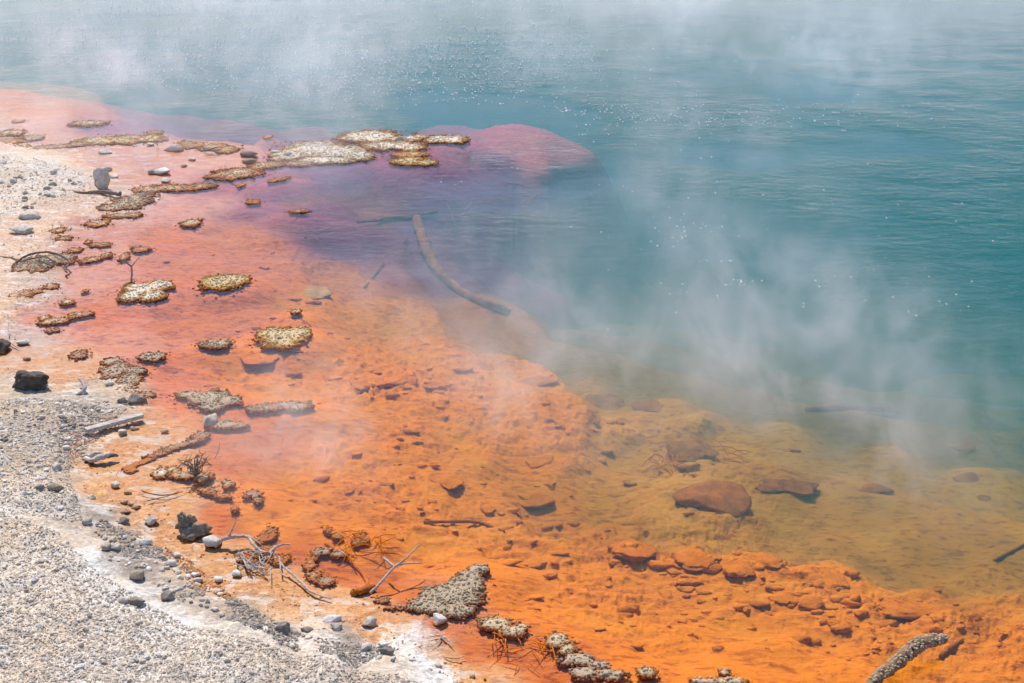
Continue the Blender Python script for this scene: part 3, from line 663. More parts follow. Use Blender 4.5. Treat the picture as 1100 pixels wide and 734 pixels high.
stone('white stone at the left shore beside the vertical twig', 26, 368, 7, 3.6, M_WHITE)
stone('small pale stone in tan water above the charcoal rock', 28, 385, 4.5, 2, M_PALE)
stone('brown grey rounded stone, larger of the pair on the left beach', 61, 538, 10, 6, M_TANS)
stone('low grey stone pressed against the larger rounded beach stone', 47, 541, 5, 3.2, M_GREYS)
stone('pale cube like stone on wet ground left of the tan shallows', 63, 512, 5.5, 4.2, M_PALE)
stone('single white pebble near the shore between plank and driftwood knot', 72, 483, 4.5, 3, M_WHITE)
stone('two joined pale stones below the right end of the plank', 131, 465, 5, 3.2, M_PALE)
stone('flat pale stone in tan water right of the two joined stones', 144, 460, 5, 2.4, M_PALE)
stone('pale stone alone in the tan shallows above the thin forked twig', 123, 521, 5, 4, M_PALE)
stone('small white stone below the pale shallows stone near the wet edge', 98, 535.5, 4.2, 3.4, M_WHITE)
stone('beige stone, leftmost of the cluster in the tan shallows', 133, 539, 4.5, 2.6, M_TANS)
stone('beige stone, middle of the cluster in the tan shallows', 141, 541, 4, 3, M_TANS)
stone('beige stone, right of the cluster in the tan shallows', 146, 545, 5, 3, M_TANS)
stone('flat beige stone beneath the cluster in the tan shallows', 135, 549.5, 5.5, 2.8, M_TANS)
stone('flat tan stone right of the pale stone alone in the shallows', 137, 529, 4.5, 2.2, M_TANS)
stone('small brown nub stone in the tan water left of the crust ridge', 177, 463, 4.5, 2.2, M_TANS)
stone('bright white flat stone on the dark beach gravel', 155, 585.5, 8, 4.6, M_WHITE)
stone('rounded tan stone at the upper end of the salt streak', 114, 595.5, 5, 5.2, M_TANS)
stone('whitish round stone right beside the rounded tan stone', 125, 594, 4.8, 4.4, M_PALE)
stone('white stone on tan ground at the end of the dark gravel', 190, 597, 4.6, 3.6, M_WHITE)
stone('broad white stone below the white stone at the dark gravel end', 184, 606, 8, 4.2, M_WHITE)
stone('white pebble left of the broad white stone', 173, 600, 5, 3, M_PALE)
stone('white oval stone above another in the lower pebble row', 210, 617.5, 5.5, 3.4, M_WHITE)
stone('white oval stone below its twin in the lower pebble row', 213, 623.5, 5, 3.6, M_WHITE)
stone('white stone half on orange mud right of the pebble row', 235, 622, 5.2, 4, M_WHITE)
stone('bright white cobble in orange mud under the forked branch', 255, 616, 5, 4.5, M_WHITE)
stone('squarish tan stone on the salt streak', 148, 626, 7.5, 7, M_TANS)
stone('dark grey stone on the salt streak', 181, 647, 7.6, 5.8, M_GREYS)
stone('broad grey stone, right of a pair on the gravel below the salt streak', 150, 658, 9, 4.8, M_GREYS)
stone('pale stone, left of a pair on the gravel below the salt streak', 134, 657, 6.5, 4.2, M_PALE)
stone('dark round topped boulder at the edge of the pale gravel', 303, 681, 9.5, 9, M_GREYS, sub=4)
stone('large white oblong stone in pale orange mud', 357, 666, 10.5, 5.2, M_WHITE)
stone('smaller whitish stone just below the large white oblong stone', 362, 677, 7, 4.6, M_PALE)
stone('porous pale knobbly stone right of the large white oblong stone', 396, 668, 8.5, 6, M_PALE, rough=.25, knob=.35)
stone('thin grey slab stone left of the smaller whitish stone', 330, 681, 7.5, 2.8, M_GREYS)
stone('white round stone above dark rubble near the bottom', 412, 697, 6.5, 4, M_WHITE)
stone('grey lumpy stone under the white round stone near the bottom', 416, 706, 8.5, 4.8, M_GREYS)
stone('pale stone left of the lumpy rubble near the bottom', 394, 700.5, 6, 4.6, M_PALE)
stone('white cobble with flat top resting against the large triangular crust', 471, 665, 8, 7, M_WHITE, sub=4)
stone('dark grey stone sitting on the pale crust plate of the far spit', 430, 150, 9, 3.6, M_GREYS)
stone('wet grey stone with orange foot in the middle of the spit', 186, 159, 10.5, 5, M_PALE, rough=.25)
stone('dark wet stone at the right end of the spit pool', 269, 165, 10, 3.8, M_GREYS)
stone('dark orange rimmed stone beneath the dark wet spit stone', 268, 172.5, 9, 3, M_GREYS)
stone('small dark stone beside the broad whitish shelf', 308, 167, 5, 4, M_GREYS)
stone('pale flat stone between the dark wet stone and the shelf', 296, 163, 7, 2.4, M_WHITE)
stone('white topped stone with rusty sides in the pink film', 174, 184, 10, 4.2, M_WHITE)
stone('low dark stone at the left of the white topped rusty stone', 164, 185, 5, 2.8, M_GREYS)
stone('white small stone in the pink film below the rusty stone', 177, 194, 5.5, 3, M_WHITE)
stone('round dark stone beside the upper gravel tongue', 116, 182.5, 4.2, 3.2, M_GREYS)
stone('flat white stone below the round dark stone by the gravel tongue', 122, 190, 5, 2.4, M_WHITE)
stone('grey pinnacle stone pointing up next to the long stick', 110, 200, 9, 7.5, M_PALE, h=.13, rough=.25, cat='rock', name='rock')
stone('small brown stone stub right of the long stick', 154, 210, 4, 3.4, M_GREYS)
stone('pale salt crusted slab in the middle of the spit film', 112, 163, 8, 3, M_WHITE)
stone('white pebble in the spit film near the ochre band', 162, 155, 4.5, 2, M_WHITE)
stone('pale flat slab stone, upper of two by the left shore', 31, 234, 12, 3.6, M_PALE)
stone('pale flat slab stone, lower and wider of two by the left shore', 22, 249, 13, 5, M_PALE)
stone('rusty crumb stone right of the stone with orange foot', 197, 177.5, 3.5, 1.8, M_TANS)
stone('white crumb stone at the right side of the spit film', 206, 171, 4, 2, M_WHITE)

# ------------------------------------------------------------------ branches
def tube(points, radii, seg=7, wob=.0, seed=0):
    """points: 3-D polyline -> smooth tapering tube"""
    pts = [Vector(p) for p in points]; rng = random.Random(seed)
    fine = []; fr = []
    n = len(pts)
    for i in range(n - 1):
        p0 = pts[max(i - 1, 0)]; p1 = pts[i]; p2 = pts[i + 1]; p3 = pts[min(i + 2, n - 1)]
        for k in range(6):
            t = k / 6
            q = .5 * ((2 * p1) + (-p0 + p2) * t + (2 * p0 - 5 * p1 + 4 * p2 - p3) * t * t + (-p0 + 3 * p1 - 3 * p2 + p3) * t**3)
            r = radii[i] + (radii[i + 1] - radii[i]) * t
            fine.append(q + Vector((rng.uniform(-1, 1), rng.uniform(-1, 1), rng.uniform(-1, 1))) * r * wob); fr.append(r * rng.uniform(.86, 1.14))
    fine.append(pts[-1]); fr.append(radii[-1])
    V = []; F = []
    for i, q in enumerate(fine):
        d = (fine[min(i + 1, len(fine) - 1)] - fine[max(i - 1, 0)])
        d = d.normalized() if d.length > 1e-9 else Vector((1, 0, 0))
        a = d.cross(Vector((0, 0, 1)))
        a = a.normalized() if a.length > 1e-3 else Vector((1, 0, 0))
        b = a.cross(d)
        for s in range(seg):
            an = 2 * math.pi * s / seg
            V.append((q + (a * math.cos(an) + b * math.sin(an)) * fr[i])[:])
    m = len(fine)
    for i in range(m - 1):
        for s in range(seg):
            F.append((i * seg + s, i * seg + (s + 1) % seg, (i + 1) * seg + (s + 1) % seg, (i + 1) * seg + s))
    # ends closed by a point
    for e, i in ((0, 0), (1, m - 1)):
        V.append(fine[i][:]); c = len(V) - 1
        for s in range(seg):
            q = (i * seg + s, i * seg + (s + 1) % seg)
            F.append((q[1], q[0], c, c) if e == 0 else (q[0], q[1], c, c))
    return V, F
def join_tubes(tubes):
    V = []; F = []
    for v, f in tubes:
        o = len(V); V += list(v); F += [tuple(i + o for i in q) for q in f]
    return V, F
def quads_to_obj(name, V, F, mat, parent=None, loc=(0, 0, 0)):
    me = bpy.data.meshes.new(name)
    L = Vector(loc)
    F2 = [q if q[2] != q[3] else q[:3] for q in F]
    me.from_pydata([(Vector(v) - L)[:] for v in V], [], F2); me.update()
    for p in me.polygons: p.use_smooth = True
    me.materials.append(mat)
    o = bpy.data.objects.new(name, me); o.location = loc
    return link(o, parent)
def pt(px, py, z):
    # a point z above the level plane that the photograph shows at (px, py)
    x, y = P(px, py, z); return (x, y, z)
def branch(label, strands, mat, name='branch', cat='branch', wob=.25, kids=None):
    """strands: list of [(px, py, z, r_px)...]; the first is the stem, the rest side shoots"""
    T = []
    for k, s in enumerate(strands):
        pts = [pt(a, b, z) for a, b, z, r in s]; rr = [r * mpp(a, b) for a, b, z, r in s]
        T.append(tube(pts, rr, 7, wob, seed=k + len(label)))
    base = T[0][0][0]
    root = empty(name, base); tag(root, label, cat)
    B = Vector(base)
    v, f = T[0]
    quads_to_obj('stem', [(Vector(p) - B)[:] for p in v], f, mat, root)
    for v, f in T[1:]:
        quads_to_obj('shoot', [(Vector(p) - B)[:] for p in v], f, mat, root)
    return root

branch('forked grey dead branch arching over the shallows from the white angular stone',
  [[(232,586,.01,2.6),(238,580,.03,2.4),(247,577,.045,2.2),(258,576,.04,1.9),(266,577,.035,1.9),(272,585,.03,1.7),(280,592,.02,1.6),(288,594,.02,1.6),(296,588,.025,1.5),(303,585,.025,1.3),(312,585,.02,.8)],
   [(245,577,.045,1.4),(250,568,.09,.9),(254,558,.14,.5)],[(266,577,.035,1.2),(274,580,.03,.8),(283,588,.01,.5)]], M_TWIGP)
branch('thin pale branch lying on mud below the forked grey branch',
  [[(300,598,.03,.9),(302,606,.03,1.1),(313,616,.02,1.2),(325,627,.015,1.2),(333,635,.012,1.1),(345,640,.01,1.0),(356,643,.008,.7)],
   [(301,605,.03,.9),(302,615,.02,.8),(308,621,.01,.6)],[(290,610,.01,.7),(291,618,.01,.6),(291,628,.01,.4)]], M_TWIGP)
branch('pale forked twig rising from orange water above the low crust fragment',
  [[(397,637,.005,1.5),(407,628,.02,1.4),(418,615,.05,1.3),(424,609,.06,1.2),(436,600,.08,1.0),(447,589,.11,.8),(452,585,.12,.6)],
   [(424,609,.06,1.1),(434,606,.06,.9),(444,605,.05,.8),(453,605,.03,.9)],[(424,609,.06,1.0),(417,603,.05,1.1),(412,599,.04,1.2)]], M_TWIGP)
branch('thin dark twig forked like a V on the tan shallows',
  [[(152,527,.015,.6),(160,530,.012,.7),(172,532,.01,.7),(186,531,.008,.6),(196,528,.004,.4)],[(158,538,.01,.6),(168,536,.01,.6),(180,533,.008,.5),(192,528,.006,.4)]], M_TWIG)
branch('thin crooked twig standing up out of the lobed pale island',
  [[(141,304,.01,1.2),(141.5,296,.05,1.0),(141,287,.09,.9),(137,283,.11,.8),(132,279,.13,.7)],[(141,287,.09,.6),(144,283,.11,.5),(150,276,.13,.35)]], M_TWIG)
branch('looping dead branch on the tangled crust mound at the left',
  [[(18,282,.02,1.2),(26,276,.04,1.2),(38,272,.06,1.2),(52,271,.07,1.1),(66,275,.06,1.1),(74,281,.05,1.1),(70,289,.03,1.2),(72,293,.02,.8)],
   [(0,276,.01,.6),(12,277,.01,.7),(22,280,.015,.7)],[(40,272,.06,.8),(44,280,.04,.7),(56,286,.02,.6)],[(24,281,.02,.8),(34,278,.04,.8),(48,276,.05,.7),(60,282,.03,.6)]], M_TWIG)
branch('long brown stick lying at the foot of the grey pinnacle stone',
  [[(76,204.5,.01,.8),(88,207,.015,1.3),(104,206,.02,1.8),(118,207,.03,2.2),(128,209,.02,2.0),(129,207,.05,1.4)],[(110,206,.02,1.0),(102,198,.07,.7),(104,193,.10,.4)]], M_TWIG)
branch('curved bleached stick hooked on the gravel beside the charcoal rock',
  [[(85,407,.05,1.6),(89,411,.045,2.0),(91,417,.035,2.2),(87,422,.02,2.0),(81,425,.012,1.4)],[(87,422,.02,1.6),(83,424,.01,1.8),(79,428,.01,1.2)]], M_TWIGP, wob=.15)
branch('thin bleached twig hanging upright at the left shore by the white stone',
  [[(9,346,.06,.5),(9,356,.03,.6),(9.5,366,.02,.6),(15,371,.01,.6),(20,374,.006,.5)]], M_TWIGP)
branch('dark stick pair lying on the crust of the spit right of the wet stone',
  [[(218,159,.03,.9),(224,161,.03,1.1),(231,162,.03,1.2),(237,161,.03,.8)],[(219,162,.03,.8),(226,160.5,.04,.9),(234,158,.05,.6)]], M_TWIG)
branch('thin pale twig leaning on the spit left of the wet stone',
  [[(170,157,.01,.5),(168,153,.05,.6),(166,150,.09,.4)]], M_TWIGP)
branch('slim stick half sunk in the mud between white stone heap and large triangular crust',
  [[(462,684,.012,.7),(474,683,.012,.8),(482,688,.01,.8),(487,694,.008,.5)],[(474,683,.012,.5),(470,690,.01,.5),(464,694,.008,.4)],[(478,686,.012,.6),(470,679,.01,.5),(462,676,.008,.4)]], M_TWIGP)
branch('faint pale twig stranded beneath the slim half sunk stick',
  [[(478,706,.004,.7),(486,707,.006,.8),(493,707,.006,.7),(500,704,.004,.4)]], M_TWIGP)
branch('tangle of fine roots in tan mud left of the thin pale branch',
  [[(255,590,.012,.9),(263,600,.02,1.0),(270,607,.015,.9),(276,612,.01,.6)]] +
  [[(252 + random.uniform(0,30), 588 + random.uniform(0,22), .012, .7), (262 + random.uniform(-8,30), 596 + random.uniform(-4,18), .03, .6), (272 + random.uniform(-8,30), 604 + random.uniform(-6,16), .01, .4)] for _ in range(16)], M_TWIGP)
branch('thin stick standing in red shallows just behind the dead bush',
  [[(231,492,.01,.4),(235,484,.05,.45),(236,475,.09,.3)]], M_TWIG)

# dead bush
def bush():
    rng = random.Random(5)
    bx_, by_ = P(211, 513); root = empty('dead_bush', (bx_, by_, 0)); tag(root, 'small dead bush of bare brown twigs on the crust by the shallows', 'bush')
    m = mpp(211, 510)
    for i in range(15):
        a = rng.uniform(0, 2 * math.pi); r = rng.uniform(.4, 1) * 20 * m; h = rng.uniform(.5, 1) * 24 * m
        p = [(0, 0, .01)]
        for k in range(1, 5):
            t = k / 4
            p.append((math.cos(a) * r * t + rng.uniform(-1, 1) * 2.5 * m, math.sin(a) * r * t * .8 + rng.uniform(-1, 1) * 2.5 * m, .012 + h * math.sin(t * 1.7) * .9 + rng.uniform(-1, 1) * 1.5 * m))
        T = [tube(p, [.9 * m, .75 * m, .6 * m, .5 * m, .3 * m], 5, .3, seed=i)]
        for q in (2, 3, 3):
            b = Vector(p[q]); e = b + Vector((rng.uniform(-7, 7) * m, rng.uniform(-6, 6) * m, rng.uniform(-1, 8) * m)); e.z = max(e.z, .01)
            mid = (b + e) / 2 + Vector((rng.uniform(-2, 2) * m, 0, rng.uniform(-1, 2) * m))
            T.append(tube([b, mid, e], [.5 * m, .4 * m, .25 * m], 4, .3, seed=i * 7 + q))
        V, F = join_tubes(T); quads_to_obj('twig', V, F, M_TWIG, root)
bush()

# plank
def plank():
    a = Vector(pt(92, 462.5, .035)); b = Vector(pt(153, 446, .030)); d = (b - a); L = d.length; d.normalize()
    side = Vector((0, 0, 1)).cross(d).normalized(); up = d.cross(side)
    w, h = .019, .011; n = 40; V = []; F = []
    prof = [(-1, -1), (1, -1), (1.02, .1), (.9, .95), (.1, 1.05), (-.9, .9), (-1.04, .0)]
    for i in range(n + 1):
        t = i / n
        for j, (u, v) in enumerate(prof):
            k = 1 + .07 * mnoise.noise(Vector((t * 9, j * 1.7, 0))) + .04 * mnoise.noise(Vector((t * 40, j * 3, 5)))
            tt = t * L + (.012 * mnoise.noise(Vector((j * 2.3, 0, 0))) if i in (0, n) else 0)
            V.append((a + d * tt + side * w * u * k + up * h * v * k)[:])
    m = len(prof)
    for i in range(n):
        for j in range(m): F.append((i * m + j, i * m + (j + 1) % m, (i + 1) * m + (j + 1) % m, (i + 1) * m + j))
    me = bpy.data.meshes.new('plank'); L0 = a
    me.from_pydata([(Vector(v) - L0)[:] for v in V], [], F + [tuple(range(m))[::-1], tuple(n * m + j for j in range(m))]); me.update(); me.materials.append(M_WOOD)
    o = bpy.data.objects.new('driftwood_plank', me); o.location = a; COL.objects.link(o)
    tag(o, 'weathered grey wooden plank lying from the gravel into the tan shallows', 'plank')
plank()

def knot():
    base = pt(106, 492, .0)
    T = [tube([pt(92, 492, .015), pt(98, 495, .02), pt(106, 492, .03), pt(114, 490, .035), pt(118, 486, .04)], [2.4 * mpp(100, 490)] * 2 + [3.2 * mpp(100, 490)] * 2 + [1.6 * mpp(100, 490)], 9, .2, 3)]
    B = Vector(base); root = empty('driftwood_knot', base); tag(root, 'short gnarled piece of pale driftwood in the tan shallows', 'driftwood')
    quads_to_obj('stem', [(Vector(p) - B)[:] for p in T[0][0]], T[0][1], M_WOOD, root)
    for s in ([(98, 490, .03, 2.0), (103, 487, .045, 2.2), (110, 487, .04, 1.4)], [(114, 491, .03, 2.0), (121, 489, .03, 2.4), (127, 490, .02, 1.2)], [(88, 491, .01, 1.2), (95, 489, .02, 2.0), (99, 493, .02, 2.0)]):
        v, f = tube([pt(p[0], p[1], p[2]) for p in s], [p[3] * mpp(100, 490) for p in s], 7, .25, 4)
        quads_to_obj('shoot', [(Vector(p) - B)[:] for p in v], f, M_WOOD if s[0][0] != 114 else M_TWIG, root)
knot()

# crusted branch reaching out at the bottom right, with sunken end
def crusted_branch():
    pts = [(930,742,.01,5),(945,726,.02,6),(962,714,.035,6.5),(975,702,.05,7),(988,692,.06,8),(1003,689,.065,7),(1015,686,.06,3.5)]
    T = tube([pt(a, b, z) for a, b, z, r in pts], [r * mpp(a, b) for a, b, z, r in pts], 10, .25, 8)
    B = Vector(pt(930, 742, 0)); root = empty('crusted_branch', B); tag(root, 'crust covered dead branch rising from the water at the lower right', 'branch')
    quads_to_obj('stem', [(Vector(p) - B)[:] for p in T[0]], T[1], M_CRG, root)
    rng = np.random.default_rng(4); v, ff = ico(1); VV = []; FF = []; q = 0
    P3 = [np.array(pt(a, b, z)) for a, b, z, r in pts]; R3 = [r * mpp(a, b) for a, b, z, r in pts]
    for _ in range(520):
        i = rng.integers(0, len(pts) - 1); t = rng.random(); c = P3[i] * (1 - t) + P3[i + 1] * t; R = R3[i] * (1 - t) + R3[i + 1] * t
        d = rng.normal(size=3); d[2] = abs(d[2]) * .8; d /= np.linalg.norm(d); r = rng.uniform(.004, .008)
        VV.append(v * (1 + rng.uniform(-.2, .2, (len(v), 1))) * r + c + d * R - np.array(B)); FF.append(ff + q * len(v)); q += 1
    VV = np.concatenate(VV)
    mesh_obj('nodules', VV, np.concatenate(FF), M_CRG, root, attrs={'inner': ('FLOAT', np.clip(VV[:, 2] / .09, 0, 1) * .8)})
crusted_branch()

# ------------------------------------------------------------------ things under water (z given at the bed)
def bedpt(px, py, lift=0.0):
    """where the sight line of a picture point meets the bed"""
    z = -.1
    for _ in range(12):
        x, y = P(px, py, z); z2 = gz(x, y); z = z * .5 + z2 * .5
    x, y = P(px, py, z + lift); return x, y, z
def sunk(label, px, py, rx, ry, mat, lift=.3, rough=.2, knob=0, name='submerged_rock', flat=.8, hmul=.32):
    sd = sum(ord(c) * (i + 3) for i, c in enumerate(label)); rng = np.random.default_rng(sd)
    v, f = stone_shape(rng, 4, 6, rough, knob)
    x, y, z = bedpt(px, py + ry * .3)
    m = mpp(px, py) * math.hypot(y, CAM_H - z) / math.hypot(P(px, py)[1], CAM_H)
    a = rx * m; hh = min(ry * m * hmul * 1.4, a * .6); dd = a * flat
    s = np.array([a, dd, hh]) / (np.ptp(v, axis=0) / 2); v = v * s; v[:, 2] -= v[:, 2].min() + hh * .9
    o = mesh_obj(name, v, f, mat); o.location = (x, y, z); tag(o, label, 'rock'); return o
sunk('orange coated sunken rock with a flat lit top in the middle of the orange terrace', 572, 531, 25, 9, M_SUBO)
sunk('small sunken stone just behind the flat topped orange rock', 590, 519, 10, 5, M_SUBO)
sunk('sunken orange slab further out than the flat topped orange rock', 580, 495, 16, 6, M_SUBO)
sunk('big reddish brown sunken boulder on the terrace', 762, 530, 42, 20, M_SUBM, rough=.10, hmul=.42, flat=.8)
sunk('dark sunken rock in front of the green water, hazy outline', 745, 482, 30, 14, M_SUBM, rough=.3)
sunk('sunken dark ledge stone under the drifting steam', 650, 434, 30, 7, M_SUBM)
sunk('sunken reddish slab right of the dark ledge stone', 700, 436, 20, 5, M_SUBM)
sunk('round orange sunken mound beneath the central steam', 575, 405, 24, 9, M_SUBO)
sunk('small sunken stone in the gap beneath the dark ledge stone', 638, 452, 7, 3.4, M_SUBM)
sunk('sunken brown rock with a pale fleck at its tip on the olive terrace', 940, 524, 20, 9, M_SUBM, flat=.5)
sunk('long dim brown sunken rock between reddish brown boulder and olive terrace rock', 850, 520, 36, 9, M_SUBM, flat=.5)
sunk('small dark sunken stone toward the right edge of the olive terrace', 1040, 512, 14, 5, M_SUBM)
sunk('dim sunken block near the green drop off at the right', 1035, 478, 16, 7, M_SUBM)
sunk('little dark sunken stone right of the olive terrace stones', 1056, 534, 9, 3, M_SUBM)
sunk('sunken orange stone left of the terrace centre', 480, 516, 18, 7, M_SUBO)
sunk('small orange stone near the lower terrace', 525, 547, 9, 4, M_SUBO)
sunk('orange capped lump at the left end of the sunken ridge', 682, 590, 26, 8, M_SUBO, knob=.2)
sunk('rounded lump on the crest of the sunken ridge', 752, 598, 24, 8, M_SUBO, knob=.2)
sunk('dark nosed stone standing highest on the sunken ridge', 822, 602, 20, 8, M_SUBO, knob=.25)
sunk('orange lump right of the highest ridge stone', 795, 610, 18, 6, M_SUBO, knob=.2)
sunk('flat orange lump on the ridge slope below its highest stone', 845, 640, 18, 6, M_SUBO, knob=.2)
sunk('round orange stone on the shelf in front of the ridge', 872, 645, 15, 8, M_SUBO, knob=.1)
sunk('long flat slab lying along the right part of the ridge', 985, 652, 42, 9, M_SUBO, flat=.4)
sunk('orange ridge lump before the long flat slab', 893, 622, 22, 5, M_SUBO, knob=.2)
sunk('single round orange stone left of the shelf boulders', 716, 636, 10, 6, M_SUBO)
sunk('small red stone deep in the lower orange shelf', 772, 696, 7, 4, M_SUBM)
sunk('jumbled orange rock, largest of the reef under the pale haze', 428, 408, 22, 9, M_SUBO, rough=.3, knob=.3)
sunk('low reef rock left of the jumbled orange rock', 392, 412, 18, 6, M_SUBO, rough=.3, knob=.3)
sunk('low reef rock right of the jumbled orange rock', 468, 412, 16, 6, M_SUBO, rough=.3, knob=.2)
sunk('flat pinkish sunken slab between the salmon water islands', 335, 313, 24, 4, M_SUBT)
sunk('sunken pink slab left of the pointed ochre island shadow', 277, 382, 22, 5, M_SUBO)
sunk('pink sunken slab right below the pointed ochre island', 338, 405, 20, 5, M_SUBO)

def sunk_log(label, pts, mat, name='sunken_log', cat='log'):
    Pp = []; R = []
    for a, b, r in pts:
        x, y, z = bedpt(a, b); rr = r * mpp(a, b); Pp.append((x, y, z + rr * .9)); R.append(rr)
    V, F = tube(Pp, R, 9, .2, len(label)); o = quads_to_obj(name, V, F, mat, None, Pp[0]); tag(o, label, cat); return o
sunk_log('curving pale sunken log sweeping from the purple water into the central steam', [(448,240,6),(455,262,7),(462,283,7),(476,300,5.5),(497,317,5),(520,328,4.5),(548,338,3.5)], M_SUBL)
sunk_log('straight sunken pole lying across the purple hollow', [(385,240,2),(415,237,2.4),(455,232,2.2),(470,228,1.5)], M_SUBL, 'sunken_pole', 'pole')
sunk_log('sunken stick slanting up out of the left end of the purple hollow', [(392,310,1.6),(402,297,1.8),(412,284,1.4)], M_SUBL, 'sunken_stick', 'stick')
sunk_log('long dim sunken log across the olive terrace under the steam', [(865,441,2.5),(900,440,3.5),(940,442,4),(966,444,4.5)], M_SUBM)
sunk_log('thin sunken stick near the right edge of the olive terrace', [(1068,603,1.6),(1085,594,1.8),(1104,584,1.6)], M_SUBM, 'sunken_stick', 'stick')
sunk_log('long thin sunken root in front of the orange shelf shadows', [(455,562,1.5),(485,562,2),(515,563,2),(542,572,1.2)], M_SUBM, 'sunken_root', 'root')
sunk_log('sunken stick leading out from the dark ridged crust bar', [(350,585,2),(370,600,2.4),(390,618,2.4),(396,632,2)], M_SUBO, 'sunken_stick', 'stick')
sunk_log('broad sunken board end at the foot of the pale forked twig', [(380,640,4),(392,637,4.5),(402,634,4)], M_SUBM, 'sunken_board', 'board')
sunk_log('dark sunken limb leaving the crusted branch at the lower right', [(1010,708,3),(1020,698,3.5),(1034,688,1.5)], M_SUBM, 'sunken_stick', 'stick')

def sunk_bush(label, px, py, rx, ry, n, mat):
    rng = random.Random(px); x, y, z = bedpt(px, py); m = mpp(px, py)
    T = []
    for i in range(n):
        a = rng.uniform(0, math.pi * 2); c = Vector((rng.uniform(-1, 1) * rx * m, rng.uniform(-1, 1) * rx * m * .8, .02))
        L = rng.uniform(.3, .8) * rx * m; d = Vector((math.cos(a), math.sin(a), rng.uniform(-.1, .3))) * L
        p = [c - d, c + Vector((0, 0, rng.uniform(0, ry * m))), c + d]
        T.append(tube(p, [.5 * m, .6 * m, .2 * m], 5, .4, i))
    V, F = join_tubes(T); o = quads_to_obj('sunken_brushwood', V, F, mat); o.location = (x, y, z); tag(o, label, 'brushwood')
sunk_bush('sunken brushwood lodged against the big reddish brown boulder', 718, 505, 22, 10, 20, M_SUBO)
sunk_bush('sunken brushwood thinning out behind the reddish brown boulder', 770, 492, 30, 8, 16, M_SUBO)
sunk_bush('sunken fine brushwood beside the dark ridged crust bar', 395, 590, 26, 6, 18, M_SUBO)
sunk_bush('matted sunken twigs in the mud near the knobbly crust island', 560, 705, 36, 4, 26, M_SUBO)
sunk_bush('sunken twig mat in violet water above the tip of the curving log', 520, 222, 60, 6, 30, M_SUBL)

# ------------------------------------------------------------------ loose pebbles, each its own object, then the gravel mass
def land_sample(n, region, rng):
    """n picture points of the shore inside polygon region"""
    xs = [p[0] for p in region]; ys = [p[1] for p in region]; out = []
    while len(out) < n:
        px = rng.uniform(min(xs), max(xs)); py = rng.uniform(min(ys), max(ys)); c = False
        j = len(region) - 1
        for i in range(len(region)):
            xi, yi = region[i]; xj, yj = region[j]
            if (yi > py) != (yj > py) and px < (xj - xi) * (py - yi) / (yj - yi) + xi: c = not c
            j = i
        if c: out.append((px, py))
    return out
ZONES = [
 ('small pale pebble strewn on the near gravel bank', 'pebbles strewn on the near gravel bank', [(0,560),(60,575),(110,640),(200,680),(300,705),(360,734),(0,734)], 105, (M_PALE, M_GRAV, M_TANS), (.009, .019)),
 ('small stone in the dark pebble strip between salt streak and tan shallows', 'pebbles of the dark strip by the salt streak', [(85,560),(150,572),(200,600),(250,640),(320,680),(290,690),(220,650),(150,620),(100,590)], 85, (M_PALE, M_GREYS, M_WHITE, M_PALE), (.010, .022)),
 ('small grey pebble on the gravel beach around the charcoal rock', 'pebbles on the beach around the charcoal rock', [(0,430),(60,428),(130,436),(95,468),(72,500),(0,520)], 60, (M_PALE, M_GRAV, M_GREYS), (.012, .024)),
 ('flat pebble on the upper gravel tongue behind the pools', 'pebbles on the upper gravel tongue', [(0,172),(60,178),(95,192),(60,210),(0,235)], 28, (M_PALE, M_GREYS), (.025, .05)),
 ('little stone scattered in the mud by the large triangular crust', 'little stones in the mud near the large triangular crust', [(380,690),(440,680),(500,700),(540,734),(380,734)], 22, (M_WHITE, M_PALE), (.008, .018)),
]
prng = random.Random(3); nprng = np.random.default_rng(3)
PROT = []
for i in range(10):
    v, f = stone_shape(nprng, 2, 6, .18); v = v * np.array([1, prng.uniform(.65, .95), prng.uniform(.4, .7)]); PROT.append((v, f))
pmeshes = {}
for label, group, reg, n, mats, (r0, r1) in ZONES:
    S = land_sample(n, reg, prng); W = [P(a, b, .05) for a, b in S]
    Z = ground_at(np.array([w[0] for w in W]), np.array([w[1] for w in W]))[0]
    for (x, y), z in zip(W, Z):
        k = prng.randrange(10); mt = prng.choice(mats); key = (k, mt.name)
        if key not in pmeshes:
            o = mesh_obj('pebble', PROT[k][0], PROT[k][1], mt, attrs={'stone_tone': ('FLOAT', np.zeros(len(PROT[k][0])))}); pmeshes[key] = o.data
        else:
            o = bpy.data.objects.new('pebble', pmeshes[key]); COL.objects.link(o)
        r = r0 + (r1 - r0) * prng.random()**2
        o.scale = (r, r, r); o.rotation_euler = (prng.uniform(-.4, .4), prng.uniform(-.4, .4), prng.uniform(0, 6.3))
        o.location = (x, y, max(z, -.005) + r * .15)
        tag(o, label, 'pebble', group)

